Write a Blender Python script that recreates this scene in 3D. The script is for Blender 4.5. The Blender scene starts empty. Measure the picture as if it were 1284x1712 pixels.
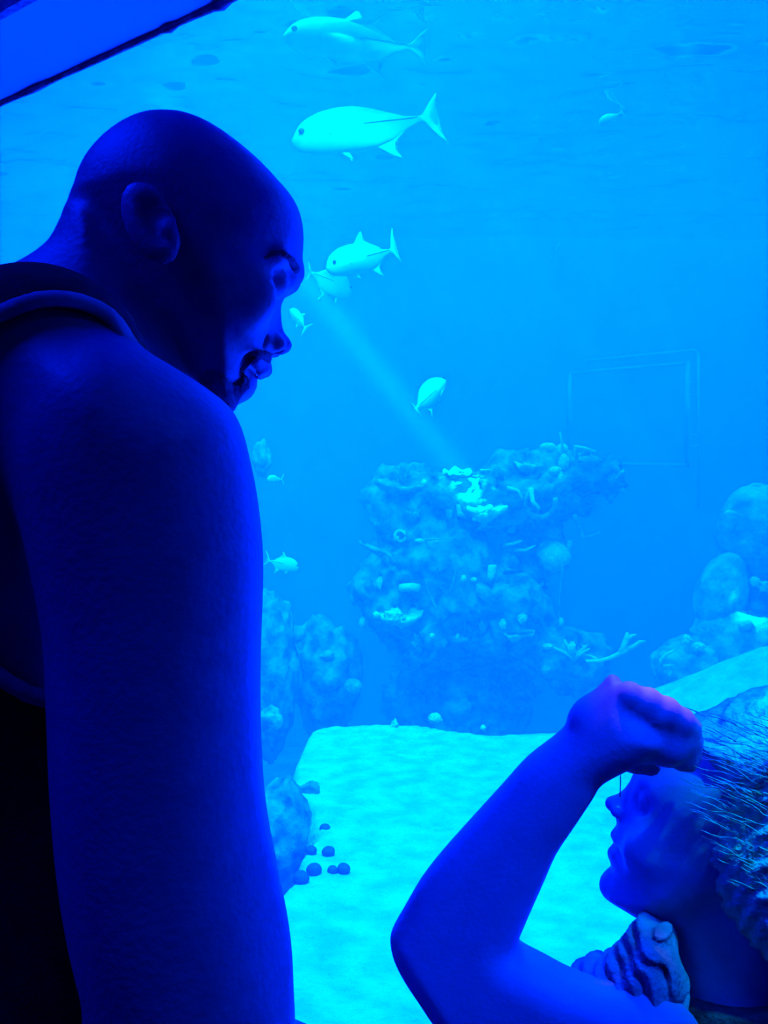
import bpy, bmesh, math, random
import numpy as np
from mathutils import Vector, Matrix, noise
from mathutils.bvhtree import BVHTree

SC = bpy.context.scene
COL = SC.collection
PI = math.pi

# ------------------------------------------------------------------ camera
CAM = Vector((0.0, 0.0, 1.45))
FPX = 1500.0                                   # focal length in pixels of the 1284 x 1712 frame
cd = bpy.data.cameras.new('camera')
cd.sensor_fit = 'VERTICAL'
cd.sensor_height = 36.0
cd.lens = 36.0 * FPX / 1712.0
cd.clip_start = 0.02
cam = bpy.data.objects.new('camera', cd)
cam.location = CAM
cam.rotation_euler = (PI / 2, 0, 0)
COL.objects.link(cam)
SC.camera = cam

# ------------------------------------------------------------------ world, exposure
w = bpy.data.worlds.new('dark_hall')
SC.world = w
w.use_nodes = True
w.node_tree.nodes['Background'].inputs[0].default_value = (0.0, 0.004, 1.0, 1)
w.node_tree.nodes['Background'].inputs[1].default_value = 0.14
SC.view_settings.view_transform = 'Standard'
SC.view_settings.look = 'None'
SC.view_settings.gamma = 1.0
SC.view_settings.use_curve_mapping = False
SC.view_settings.exposure = 0.0
cy = SC.cycles
cy.max_bounces = 5
cy.diffuse_bounces = 2
cy.glossy_bounces = 2
cy.transmission_bounces = 2
cy.volume_bounces = 1
cy.transparent_max_bounces = 8
cy.caustics_reflective = False
cy.caustics_refractive = False
cy.use_denoising = True
cy.sample_clamp_indirect = 12.0

# ------------------------------------------------------------------ lamps: blue aquarium floods over the water
BLUE = (0.0, 0.0205, 1.0)


def area_lamp(name, loc, target, sx, sy, power, color=BLUE, spread=PI):
    l = bpy.data.lights.new(name, 'AREA')
    l.shape = 'RECTANGLE'
    l.size = sx
    l.size_y = sy
    l.energy = power
    l.color = color
    l.spread = spread
    o = bpy.data.objects.new(name, l)
    o.location = loc
    o.rotation_euler = (Vector(target) - Vector(loc)).to_track_quat('-Z', 'Y').to_euler()
    COL.objects.link(o)
    return o


def spot_lamp(name, loc, target, power, deg, blend=0.3, size=0.05, color=BLUE):
    l = bpy.data.lights.new(name, 'SPOT')
    l.energy = power
    l.color = color
    l.spot_size = math.radians(deg)
    l.spot_blend = blend
    l.shadow_soft_size = size
    o = bpy.data.objects.new(name, l)
    o.location = loc
    o.rotation_euler = (Vector(target) - Vector(loc)).to_track_quat('-Z', 'Y').to_euler()
    COL.objects.link(o)
    return o


POWER = 1.25
DOWN = math.radians(105)
area_lamp('tank_flood', (0.1, 2.6, 4.9), (0.1, 2.5, 0), 2.8, 1.3, 4800 * POWER, BLUE, DOWN)
area_lamp('tank_flood', (-2.2, 5.8, 4.9), (-2.2, 5.8, 0), 4.2, 3.6, 5400 * POWER, BLUE, DOWN)
area_lamp('tank_flood', (2.4, 6.4, 4.9), (2.4, 6.4, 0), 4.0, 3.2, 2600 * POWER, BLUE, DOWN)
area_lamp('tank_flood', (0.0, 2.45, 4.8), (-0.1, 4.5, 3.0), 0.9, 0.5, 1300 * POWER, BLUE, math.radians(60))  # extra flood added to brighten the fish from the glass side
# fill lamps and narrow spots added on the visitors' side
area_lamp('fill_lamp', (-1.1, 0.55, 3.1), (-0.5, 0.65, 1.6), 1.8, 1.2, 110, (0.0, 0.012, 1.0))  # soft fill added for the man's head and shoulders
area_lamp('fill_lamp', (0.9, -0.1, 2.6), (0.07, 0.72, 1.13), 0.3, 0.3, 2.2, (0.0, 0.045, 1.0), math.radians(24))  # narrow fill added to lighten the woman's raised arm
spot_lamp('woman_spot', (0.38, 1.05, 3.05), (0.235, 0.75, 1.30), 130, 2.9, 1.0, 0.03, (0.5, 0.62, 0.9))  # narrow spot aimed to tint her knuckles, standing in for overhead light
spot_lamp('woman_spot', (0.95, 0.25, 2.9), (0.345, 0.80, 1.175), 850, 6.4, 1.0, 0.04, (0.0, 0.30, 0.62))  # teal spot added to brighten her hair
# narrow shafts of light coming down through the water
for k in (1.0, 1.035, 1.07):
    spot_lamp('light_shaft', (-6.47 * k, 3.2 * k, 1.45 + 8.55 * k), (0.622 * k, 5.92 * k, 1.45 + 0.103 * k), 5000000 * POWER, 0.85, 0.6, 0.05)
spot_lamp('light_shaft', (-4.3, 3.2, 10.0), (0.55, 4.9, 3.2), 1000000 * POWER, 0.8, 0.6, 0.05)

# ------------------------------------------------------------------ helpers: names, labels, meshes


def tag(o, label=None, cat=None, group=None, kind=None):
    if label:
        o['label'] = label
    if cat:
        o['category'] = cat
    if group:
        o['group'] = group
    if kind:
        o['kind'] = kind
    return o


def new_obj(name, me, mat=None, parent=None, smooth=True):
    o = bpy.data.objects.new(name, me)
    COL.objects.link(o)
    if mat:
        me.materials.append(mat)
    if smooth:
        me.polygons.foreach_set('use_smooth', [True] * len(me.polygons))
    if parent:
        o.parent = parent
    return o


def from_bm(name, bm, mat=None, parent=None, smooth=True):
    bmesh.ops.recalc_face_normals(bm, faces=bm.faces)
    me = bpy.data.meshes.new(name)
    bm.to_mesh(me)
    bm.free()
    return new_obj(name, me, mat, parent, smooth)


def empty(name, loc):
    o = bpy.data.objects.new(name, None)
    o.location = loc
    COL.objects.link(o)
    return o


def prism(bm, pts, z0, z1):
    lo = [bm.verts.new((x, y, z0)) for x, y in pts]
    hi = [bm.verts.new((x, y, z1)) for x, y in pts]
    n = len(pts)
    bm.faces.new(lo[::-1])
    bm.faces.new(hi)
    for i in range(n):
        bm.faces.new((lo[i], lo[(i + 1) % n], hi[(i + 1) % n], hi[i]))


def tube(bm, pts, radii, seg=8):
    pts = [Vector(p) for p in pts]
    if not hasattr(radii, '__len__'):
        radii = [radii] * len(pts)
    rings = []
    up = Vector((0.13, 0.2, 1)).normalized()
    for i, p in enumerate(pts):
        t = (pts[min(i + 1, len(pts) - 1)] - pts[max(i - 1, 0)]).normalized()
        a = t.cross(up)
        if a.length < 1e-3:
            a = t.cross(Vector((1, 0, 0)))
        a.normalize()
        b = t.cross(a)
        rings.append([bm.verts.new(p + (a * math.cos(2 * PI * k / seg) + b * math.sin(2 * PI * k / seg)) * radii[i])
                      for k in range(seg)])
    for i in range(len(rings) - 1):
        for k in range(seg):
            bm.faces.new((rings[i][k], rings[i][(k + 1) % seg], rings[i + 1][(k + 1) % seg], rings[i + 1][k]))
    bm.faces.new(rings[0][::-1])
    bm.faces.new(rings[-1])


def at(px, py, Y):
    """Point on the sight line of photo pixel (px, py) at depth Y."""
    return Vector(((px - 642) / FPX * Y, Y, CAM.z + (856 - py) / FPX * Y))


# ------------------------------------------------------------------ materials


def mat(name, col, rough=0.6, spec=0.3, noise_scale=None, col2=None, bump=0.0, bump_scale=None, detail=4.0, coat=0):
    m = bpy.data.materials.new(name)
    m.use_nodes = True
    nt = m.node_tree
    b = nt.nodes['Principled BSDF']
    b.inputs['Roughness'].default_value = rough
    b.inputs['Specular IOR Level'].default_value = spec
    b.inputs['Base Color'].default_value = (*col, 1)
    tc = nt.nodes.new('ShaderNodeTexCoord')
    if noise_scale:
        n = nt.nodes.new('ShaderNodeTexNoise')
        n.inputs['Scale'].default_value = noise_scale
        n.inputs['Detail'].default_value = detail
        r = nt.nodes.new('ShaderNodeValToRGB')
        r.color_ramp.elements[0].position = 0.35
        r.color_ramp.elements[1].position = 0.65
        r.color_ramp.elements[0].color = (*col, 1)
        r.color_ramp.elements[1].color = (*(col2 or col), 1)
        nt.links.new(tc.outputs['Object'], n.inputs['Vector'])
        nt.links.new(n.outputs['Fac'], r.inputs['Fac'])
        nt.links.new(r.outputs['Color'], b.inputs['Base Color'])
    if bump:
        n2 = nt.nodes.new('ShaderNodeTexNoise')
        n2.inputs['Scale'].default_value = bump_scale or noise_scale or 20
        n2.inputs['Detail'].default_value = 6
        bp = nt.nodes.new('ShaderNodeBump')
        bp.inputs['Strength'].default_value = bump
        bp.inputs['Distance'].default_value = 0.02
        nt.links.new(tc.outputs['Object'], n2.inputs['Vector'])
        nt.links.new(n2.outputs['Fac'], bp.inputs['Height'])
        nt.links.new(bp.outputs['Normal'], b.inputs['Normal'])
    return m


def fresnel_mix(name, ior, rough, bump=None):
    m = bpy.data.materials.new(name)
    m.use_nodes = True
    nt = m.node_tree
    nt.nodes.remove(nt.nodes['Principled BSDF'])
    out = nt.nodes['Material Output']
    fr = nt.nodes.new('ShaderNodeFresnel')
    fr.inputs['IOR'].default_value = ior
    tr = nt.nodes.new('ShaderNodeBsdfTransparent')
    gl = nt.nodes.new('ShaderNodeBsdfGlossy')
    gl.inputs['Roughness'].default_value = rough
    mx = nt.nodes.new('ShaderNodeMixShader')
    nt.links.new(fr.outputs[0], mx.inputs[0])
    nt.links.new(tr.outputs[0], mx.inputs[1])
    nt.links.new(gl.outputs[0], mx.inputs[2])
    nt.links.new(mx.outputs[0], out.inputs['Surface'])
    return m


M = {}
M['glass'] = fresnel_mix('acrylic', 1.12, 0.02)
M['surface'] = fresnel_mix('water_surface', 1.33, 0.06)
M['sand'] = mat('white_sand', (0.52, 0.52, 0.51), 0.9, 0.1, 9.0, (0.74, 0.74, 0.73), 0.8, 26)
M['seafloor'] = mat('dark_gravel', (0.16, 0.16, 0.15), 0.9, 0.1, 5, (0.24, 0.24, 0.22), 0.6, 20)
M['tankwall'] = mat('tank_blue_wall', (0.15, 0.2, 0.3), 0.9, 0.1, 1.5, (0.2, 0.26, 0.36))
M['roomwall'] = mat('painted_wall', (0.30, 0.33, 0.38), 0.8, 0.2, 30, (0.33, 0.36, 0.41))
M['floor'] = mat('dark_carpet', (0.03, 0.03, 0.035), 0.95, 0.05, 120, (0.05, 0.05, 0.055))
M['ceiling'] = mat('dark_ceiling', (0.03, 0.03, 0.04), 0.9, 0.1, 20, (0.04, 0.04, 0.05))
M['sealant'] = mat('sealant', (0.10, 0.10, 0.12), 0.5, 0.4, 14, (0.22, 0.22, 0.26), 0.5, 40)
M['header'] = mat('soffit_paint', (0.80, 0.80, 0.80), 0.75, 0.2, 3, (0.84, 0.84, 0.84))
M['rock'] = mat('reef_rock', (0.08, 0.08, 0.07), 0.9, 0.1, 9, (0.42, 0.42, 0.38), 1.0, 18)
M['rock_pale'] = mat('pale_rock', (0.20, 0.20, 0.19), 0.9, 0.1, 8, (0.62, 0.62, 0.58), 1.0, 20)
M['shadow_dot_dark'] = mat('dark_shadow_dot', (0.07, 0.07, 0.07), 0.8, 0.1, 8, (0.13, 0.13, 0.13), 0.4, 30)
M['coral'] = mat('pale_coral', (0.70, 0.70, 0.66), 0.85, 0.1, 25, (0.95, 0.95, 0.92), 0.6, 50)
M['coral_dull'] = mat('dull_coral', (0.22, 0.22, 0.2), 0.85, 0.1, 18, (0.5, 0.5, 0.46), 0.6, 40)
M['reflected'] = mat('pale_reflection', (0.30, 0.30, 0.30), 0.6, 0.3, 8, (0.38, 0.38, 0.38))
M['fish'] = mat('silver_fish', (0.80, 0.80, 0.80), 0.4, 0.6, 7, (0.95, 0.95, 0.95))
M['fin'] = mat('pale_fin', (0.92, 0.92, 0.92), 0.5, 0.4, 30, (0.98, 0.98, 0.98))
M['fish_eye'] = mat('fish_eye', (0.02, 0.02, 0.02), 0.2, 0.5)
M['scute'] = mat('dark_scute', (0.12, 0.12, 0.12), 0.5, 0.4, 40, (0.2, 0.2, 0.2))
M['skin'] = mat('skin', (0.30, 0.11, 0.22), 0.5, 0.35, 60, (0.34, 0.13, 0.25), 0.10, 220)
M['skin_light'] = mat('light_skin', (0.75, 0.22, 0.40), 0.5, 0.35, 60, (0.80, 0.24, 0.43), 0.08, 260)
M['hair_dark'] = mat('dark_hair', (0.02, 0.015, 0.015), 0.7, 0.2, 90, (0.05, 0.04, 0.04), 0.5, 300)
M['hair_blonde'] = mat('blonde_hair', (0.12, 0.34, 0.30), 0.5, 0.4, 60, (0.2, 0.62, 0.50), 0.4, 180)
M['stubble'] = mat('stubble', (0.09, 0.05, 0.08), 0.8, 0.1, 200, (0.16, 0.09, 0.14), 0.3, 400)
M['shirt'] = mat('black_jersey', (0.012, 0.012, 0.014), 0.9, 0.1, 80, (0.02, 0.02, 0.024), 0.2, 400)
M['piping'] = mat('grey_piping', (0.16, 0.16, 0.2), 0.8, 0.2, 120, (0.22, 0.22, 0.26))
M['trousers'] = mat('dark_denim', (0.02, 0.025, 0.04), 0.9, 0.1, 150, (0.03, 0.035, 0.06), 0.3, 500)
M['shoe'] = mat('black_rubber', (0.02, 0.02, 0.02), 0.6, 0.3, 40, (0.03, 0.03, 0.03))
M['top'] = mat('pale_cotton', (0.26, 0.17, 0.22), 0.9, 0.1, 60, (0.34, 0.23, 0.29), 0.4, 200)
M['top_dark'] = mat('dark_cotton', (0.03, 0.03, 0.04), 0.9, 0.1, 60, (0.05, 0.05, 0.06), 0.4, 200)
M['metal'] = mat('polished_stud', (0.8, 0.8, 0.8), 0.15, 0.9)
M['eye'] = mat('eye_white', (0.7, 0.7, 0.7), 0.2, 0.5)
M['bench'] = mat('dark_timber', (0.05, 0.04, 0.03), 0.6, 0.3, 12, (0.09, 0.07, 0.05))

# ------------------------------------------------------------------ the setting
ZW = 3.90                                     # water level


def glass_y(x):
    return 2.01 - 0.70 * (x + 0.34)


UD = Vector((1, -0.70, 0)).normalized()       # along the glass
VD = Vector((0.70, 1, 0)).normalized()        # into the tank


def gp(x, v):
    """Plan point: on the glass line at x, then v metres into the tank."""
    return (x + VD.x * v, glass_y(x) + VD.y * v)


GX0, GX1 = -3.0, 1.75
TANK = [gp(GX0, 0), gp(GX1, 0), (5.2, 1.6), (5.2, 8.2), (-5.6, 8.2), (-5.6, 5.6)]

bm = bmesh.new()
prism(bm, TANK, -0.70, 4.15)
bmesh.ops.delete(bm, geom=[f for f in bm.faces if f.normal.z > 0.9 or f.calc_center_median().z > 4.1], context='FACES_ONLY')
for f in [f for f in bm.faces]:
    c = f.calc_center_median()
    if abs(c.y - glass_y(c.x)) < 0.05 and f.calc_area() > 5:
        bmesh.ops.delete(bm, geom=[f], context='FACES')
        break
low = [f for f in bm.faces if f.calc_center_median().z < -0.6]
bm2 = bmesh.new()
prism(bm2, TANK, -0.95, -0.70)
bmesh.ops.delete(bm, geom=low, context='FACES_ONLY')
o = from_bm('wall_back', bm, M['tankwall'], smooth=False)
tag(o, 'blue painted wall of the big aquarium behind the reef', 'wall', kind='structure')
o = from_bm('floor_tank', bm2, M['seafloor'], smooth=False)
tag(o, 'dark gravel bottom of the aquarium below the white sand', 'floor', kind='structure')

# water body: scattering and absorbing medium
m = bpy.data.materials.new('tank_water')
m.use_nodes = True
nt = m.node_tree
nt.nodes.remove(nt.nodes['Principled BSDF'])
vs = nt.nodes.new('ShaderNodeVolumeScatter')
vs.inputs['Color'].default_value = (0.9, 0.9, 0.9, 1)
vs.inputs['Density'].default_value = 0.100
vs.inputs['Anisotropy'].default_value = 0.15
nt.links.new(vs.outputs[0], nt.nodes['Material Output'].inputs['Volume'])
m.cycles.homogeneous_volume = True if hasattr(m.cycles, 'homogeneous_volume') else True
bm = bmesh.new()
inner = [gp(GX0, 0.13), gp(GX1, 0.13), (5.19, 1.62), (5.19, 8.19), (-5.59, 8.19), (-5.59, 5.6)]
prism(bm, inner, -0.69, ZW - 0.0)
o = from_bm('water', bm, m, smooth=False)
tag(o, 'clear blue water filling the aquarium behind the window', 'water', kind='structure')

# rippled surface of the water, seen from below
bm = bmesh.new()
NX, NY = 330, 220
xs = np.linspace(-5.58, 5.18, NX)
ys = np.linspace(0.9, 8.18, NY)
grid = {}
for i, x in enumerate(xs):
    for j, y in enumerate(ys):
        if y < glass_y(x) + 0.20 and x < GX1:
            continue
        p = Vector((x * 1.1, y * 2.3, 0.0))
        z = 0.040 * noise.noise(p * 1.1) + 0.026 * noise.noise(p * 2.7 + Vector((3, 1, 7))) + 0.013 * noise.noise(p * 5.5 + Vector((8, 2, 1)))
        grid[i, j] = bm.verts.new((x, y, ZW + 0.05 + z))
for i in range(NX - 1):
    for j in range(NY - 1):
        k = [(i, j), (i + 1, j), (i + 1, j + 1), (i, j + 1)]
        if all(q in grid for q in k):
            bm.faces.new([grid[q] for q in k])
for f in bm.faces:
    if f.normal.z < 0:
        f.normal_flip()
me = bpy.data.meshes.new('water_surface')
bm.to_mesh(me)
bm.free()
o = new_obj('water_surface', me, M['surface'])
tag(o, 'rippled surface of the aquarium water seen from below', 'water surface', kind='structure')

# acrylic window
bm = bmesh.new()
prism(bm, [gp(-2.3, 0.01), gp(1.55, 0.01), gp(1.55, 0.10), gp(-2.3, 0.10)], 0.28, 4.10)
o = from_bm('window_1', bm, M['glass'], smooth=False)
tag(o, 'big clear acrylic aquarium window', 'window', kind='structure')

# wall around the window on the visitors' side; its soffit hangs over the glass
bm = bmesh.new()
prism(bm, [gp(-3.2, -0.26), gp(1.95, -0.26), gp(1.95, 0.005), gp(-3.2, 0.005)], 2.60, 4.15)
o = from_bm('wall_front', bm, M['header'], smooth=False)
tag(o, 'painted header and soffit above the aquarium window', 'wall', kind='structure')
bm = bmesh.new()
prism(bm, [gp(-3.2, -0.10), gp(1.95, -0.10), gp(1.95, 0.1), gp(-3.2, 0.1)], 0.0, 0.30)
prism(bm, [gp(-3.2, -0.10), gp(-2.28, -0.10), gp(-2.28, 0.1), gp(-3.2, 0.1)], 0.30, 2.60)
prism(bm, [gp(1.53, -0.10), gp(1.95, -0.10), gp(1.95, 0.1), gp(1.53, 0.1)], 0.30, 2.60)
o = from_bm('wall_sill', bm, M['roomwall'], smooth=False)
tag(o, 'low wall and jambs around the aquarium window', 'wall', kind='structure')
# lumpy sealant bead along the top of the glass
bm = bmesh.new()
rnd = random.Random(4)
pts, rr = [], []
for i in range(160):
    x = -2.25 + 3.75 * i / 159
    a = gp(x, -0.004)
    pts.append((a[0], a[1], 2.596))
    rr.append(0.007 + 0.005 * noise.noise(Vector((x * 9, 0, 0))) + (0.006 if rnd.random() < 0.05 else 0))
tube(bm, pts, rr, 8)
o = from_bm('trim_1', bm, M['sealant'])
tag(o, 'dark lumpy sealant bead along the top of the window', 'trim', kind='structure')
bm = bmesh.new()
prism(bm, [gp(-3.2, -0.275), gp(1.95, -0.275), gp(1.95, -0.255), gp(-3.2, -0.255)], 2.592, 2.70)
o = from_bm('trim_2', bm, M['sealant'], smooth=False)
tag(o, 'dark edge strip along the front of the soffit', 'trim', kind='structure')

bm = bmesh.new()
prism(bm, [(-3.6, -2.6), (3.2, -2.6), gp(1.95, 0.0), gp(-3.2, 0.0), (-3.6, 4.3)], -0.12, 0.0)
o = from_bm('floor', bm, M['floor'], smooth=False)
tag(o, 'dark carpeted floor of the viewing hall', 'floor', kind='structure')
bm = bmesh.new()
prism(bm, [(-3.6, -2.6), (3.2, -2.6), gp(1.95, -0.26), gp(-3.2, -0.26), (-3.6, 4.3)], 3.2, 3.3)
o = from_bm('ceiling', bm, M['ceiling'], smooth=False)
tag(o, 'dark ceiling of the viewing hall', 'ceiling', kind='structure')

# ------------------------------------------------------------------ distance-field modelling of the two people


def axis(*segs):
    out = []
    for lo, hi, st in segs:
        n = max(1, int(round((hi - lo) / st)))
        out.append(np.linspace(lo, hi, n, endpoint=False))
    out.append(np.array([segs[-1][1]]))
    return np.concatenate(out)


def smin(a, b, k):
    h = np.clip(0.5 + 0.5 * (b - a) / k, 0, 1)
    return b * (1 - h) + a * h - k * h * (1 - h)


def poly_sdf(px, pz, poly):
    """Signed distance (negative inside) from points to a closed 2-D polygon."""
    d2 = np.full(px.shape, 1e9)
    inside = np.zeros(px.shape, bool)
    n = len(poly)
    for i in range(n):
        ax, az = poly[i]
        bx, bz = poly[(i + 1) % n]
        ex, ez = bx - ax, bz - az
        L = ex * ex + ez * ez + 1e-12
        t = np.clip(((px - ax) * ex + (pz - az) * ez) / L, 0, 1)
        d2 = np.minimum(d2, (px - ax - t * ex) ** 2 + (pz - az - t * ez) ** 2)
        if abs(ez) > 1e-12:
            cross = ((az > pz) != (bz > pz)) & (px < (bx - ax) * (pz - az) / ez + ax)
            inside ^= cross
    d = np.sqrt(d2)
    return np.where(inside, -d, d)


def spline(pts, sub=4):
    """Closed Catmull-Rom through the points."""
    n = len(pts)
    out = []
    P = [np.array(p, float) for p in pts]
    for i in range(n):
        p0, p1, p2, p3 = P[i - 1], P[i], P[(i + 1) % n], P[(i + 2) % n]
        for k in range(sub):
            t = k / sub
            out.append(tuple(0.5 * (2 * p1 + (p2 - p0) * t + (2 * p0 - 5 * p1 + 4 * p2 - p3) * t * t
                                    + (3 * p1 - p0 - 3 * p2 + p3) * t ** 3)))
    return out


class Field:
    def __init__(self, X, Y, Z):
        self.x, self.y, self.z = X, Y, Z
        self.F = np.full((len(X), len(Y), len(Z)), 0.5, np.float32)

    def copy(self):
        f = Field.__new__(Field)
        f.x, f.y, f.z, f.F = self.x, self.y, self.z, self.F.copy()
        return f

    def box(self, lo, hi):
        s = []
        for a, l, h in zip((self.x, self.y, self.z), lo, hi):
            i0 = max(int(np.searchsorted(a, l)) - 1, 0)
            i1 = min(int(np.searchsorted(a, h)) + 1, len(a))
            if i1 <= i0:
                return None
            s.append(slice(i0, i1))
        return tuple(s)

    def grid(self, s):
        return (self.x[s[0]][:, None, None], self.y[s[1]][None, :, None], self.z[s[2]][None, None, :])

    def put(self, s, d, k, op='add'):
        c = self.F[s]
        if op == 'add':
            self.F[s] = smin(c, d, k) if k > 0 else np.minimum(c, d)
        elif op == 'cut':
            self.F[s] = -smin(-c, d, k)
        elif op == 'and':
            self.F[s] = np.maximum(c, d)

    def cone(self, a, b, r1, r2, k=0.02, op='add'):
        a, b = np.array(a, float), np.array(b, float)
        pad = max(r1, r2) + 2 * k + 0.02
        s = self.box(np.minimum(a, b) - pad, np.maximum(a, b) + pad)
        if s is None:
            return
        x, y, z = self.grid(s)
        e = b - a
        L = float(e @ e) + 1e-12
        t = np.clip(((x - a[0]) * e[0] + (y - a[1]) * e[1] + (z - a[2]) * e[2]) / L, 0, 1)
        d = np.sqrt((x - a[0] - t * e[0]) ** 2 + (y - a[1] - t * e[1]) ** 2 + (z - a[2] - t * e[2]) ** 2) - (r1 + (r2 - r1) * t)
        self.put(s, d, k, op)

    def chain(self, pts, rad, k=0.02, op='add'):
        for i in range(len(pts) - 1):
            self.cone(pts[i], pts[i + 1], rad[i], rad[i + 1], k, op)

    def ell(self, c, r, k=0.02, op='add', tilt=0.0, yaw=0.0):
        """Ellipsoid; tilt turns it in the profile (x-z) plane, yaw about the vertical."""
        c, r = np.array(c, float), np.array(r, float)
        pad = max(r) + 2 * k + 0.02
        s = self.box(c - pad, c + pad)
        if s is None:
            return
        x, y, z = self.grid(s)
        x, y, z = x - c[0], y - c[1], z - c[2]
        if yaw:
            x, y = x * math.cos(yaw) + y * math.sin(yaw), -x * math.sin(yaw) + y * math.cos(yaw)
        if tilt:
            x, z = x * math.cos(tilt) + z * math.sin(tilt), -x * math.sin(tilt) + z * math.cos(tilt)
        k0 = np.sqrt((x / r[0]) ** 2 + (y / r[1]) ** 2 + (z / r[2]) ** 2)
        k1 = np.sqrt((x / r[0] ** 2) ** 2 + (y / r[1] ** 2) ** 2 + (z / r[2] ** 2) ** 2) + 1e-9
        self.put(s, k0 * (k0 - 1) / k1, k, op)

    def slab(self, poly, v0, W, R, k=0.02, op='add', slope=(0, 0, 0)):
        """A closed outline in the profile plane v = v0 swelled to half-width W with edges rounded over R."""
        P = np.array(poly)
        pad = 2 * k + 0.02
        s = self.box((P[:, 0].min() - pad, v0 - W - pad - 0.12 * any(slope), P[:, 1].min() - pad),
                     (P[:, 0].max() + pad, v0 + W + pad + 0.12 * any(slope), P[:, 1].max() + pad))
        if s is None:
            return
        x, y, z = self.grid(s)
        D = -poly_sdf(x[:, 0, :] + 0 * z[:, 0, :], z[:, 0, :] + 0 * x[:, 0, :], poly)[:, None, :]
        yy = (y - v0 - slope[0] * (x - slope[1]) - slope[2] * 0) * R / W
        q = np.maximum(R - D, 0)
        self.put(s, np.sqrt(q * q + yy * yy) - R, k, op)


def lap_smooth(v, quads, it=2, lam=0.5):
    n = len(v)
    e = np.concatenate([quads[:, [0, 1]], quads[:, [1, 2]], quads[:, [2, 3]], quads[:, [3, 0]]])
    cnt = np.bincount(e.ravel(), minlength=n).astype(float)[:, None]
    for _ in range(it):
        a = np.zeros_like(v)
        for c in range(3):
            a[:, c] = np.bincount(e[:, 0], v[e[:, 1], c], n) + np.bincount(e[:, 1], v[e[:, 0], c], n)
        v = v + lam * (a / np.maximum(cnt, 1) - v)
    return v


def surface(F, X, Y, Z):
    """Surface-nets mesh of the zero level of F on a rectilinear grid."""
    S = F < 0
    nx, ny, nz = F.shape
    c = np.zeros((nx - 1, ny - 1, nz - 1), np.uint8)
    for a in (0, 1):
        for b in (0, 1):
            for d in (0, 1):
                c += S[a:nx - 1 + a, b:ny - 1 + b, d:nz - 1 + d]
    I, J, K = np.nonzero((c > 0) & (c < 8))
    idx = np.full(c.shape, -1, np.int32)
    idx[I, J, K] = np.arange(len(I))
    acc = np.zeros((len(I), 3))
    cnt = np.zeros(len(I))
    corners = [(a, b, d) for a in (0, 1) for b in (0, 1) for d in (0, 1)]
    for p in corners:
        for ax in range(3):
            if p[ax]:
                continue
            q = list(p)
            q[ax] = 1
            i0, j0, k0 = I + p[0], J + p[1], K + p[2]
            i1, j1, k1 = I + q[0], J + q[1], K + q[2]
            f0, f1 = F[i0, j0, k0], F[i1, j1, k1]
            m = (f0 < 0) != (f1 < 0)
            t = np.where(m, f0 / np.where(m, f0 - f1, 1), 0)
            P0 = np.stack([X[i0], Y[j0], Z[k0]], 1)
            P1 = np.stack([X[i1], Y[j1], Z[k1]], 1)
            acc += np.where(m[:, None], P0 + (P1 - P0) * t[:, None], 0)
            cnt += m
    v = acc / cnt[:, None]
    quads = []
    A = S[:-1, 1:-1, 1:-1] != S[1:, 1:-1, 1:-1]
    i, j, k = np.nonzero(A)
    j, k = j + 1, k + 1
    q = np.stack([idx[i, j - 1, k - 1], idx[i, j, k - 1], idx[i, j, k], idx[i, j - 1, k]], 1)
    fl = ~S[i, j, k]
    q[fl] = q[fl][:, ::-1]
    quads.append(q)
    A = S[1:-1, :-1, 1:-1] != S[1:-1, 1:, 1:-1]
    i, j, k = np.nonzero(A)
    i, k = i + 1, k + 1
    q = np.stack([idx[i - 1, j, k - 1], idx[i - 1, j, k], idx[i, j, k], idx[i, j, k - 1]], 1)
    fl = ~S[i, j, k]
    q[fl] = q[fl][:, ::-1]
    quads.append(q)
    A = S[1:-1, 1:-1, :-1] != S[1:-1, 1:-1, 1:]
    i, j, k = np.nonzero(A)
    i, j = i + 1, j + 1
    q = np.stack([idx[i - 1, j - 1, k], idx[i, j - 1, k], idx[i, j, k], idx[i - 1, j, k]], 1)
    fl = ~S[i, j, k]
    q[fl] = q[fl][:, ::-1]
    quads.append(q)
    return v, np.concatenate(quads)


def mesh_from(name, v, quads):
    me = bpy.data.meshes.new(name)
    me.vertices.add(len(v))
    me.vertices.foreach_set('co', np.asarray(v, np.float32).ravel())
    me.loops.add(len(quads) * 4)
    me.loops.foreach_set('vertex_index', quads.astype(np.int32).ravel())
    me.polygons.add(len(quads))
    me.polygons.foreach_set('loop_start', np.arange(len(quads), dtype=np.int32) * 4)
    me.polygons.foreach_set('loop_total', np.full(len(quads), 4, np.int32))
    me.update(calc_edges=True)
    me.validate()
    return me


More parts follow.
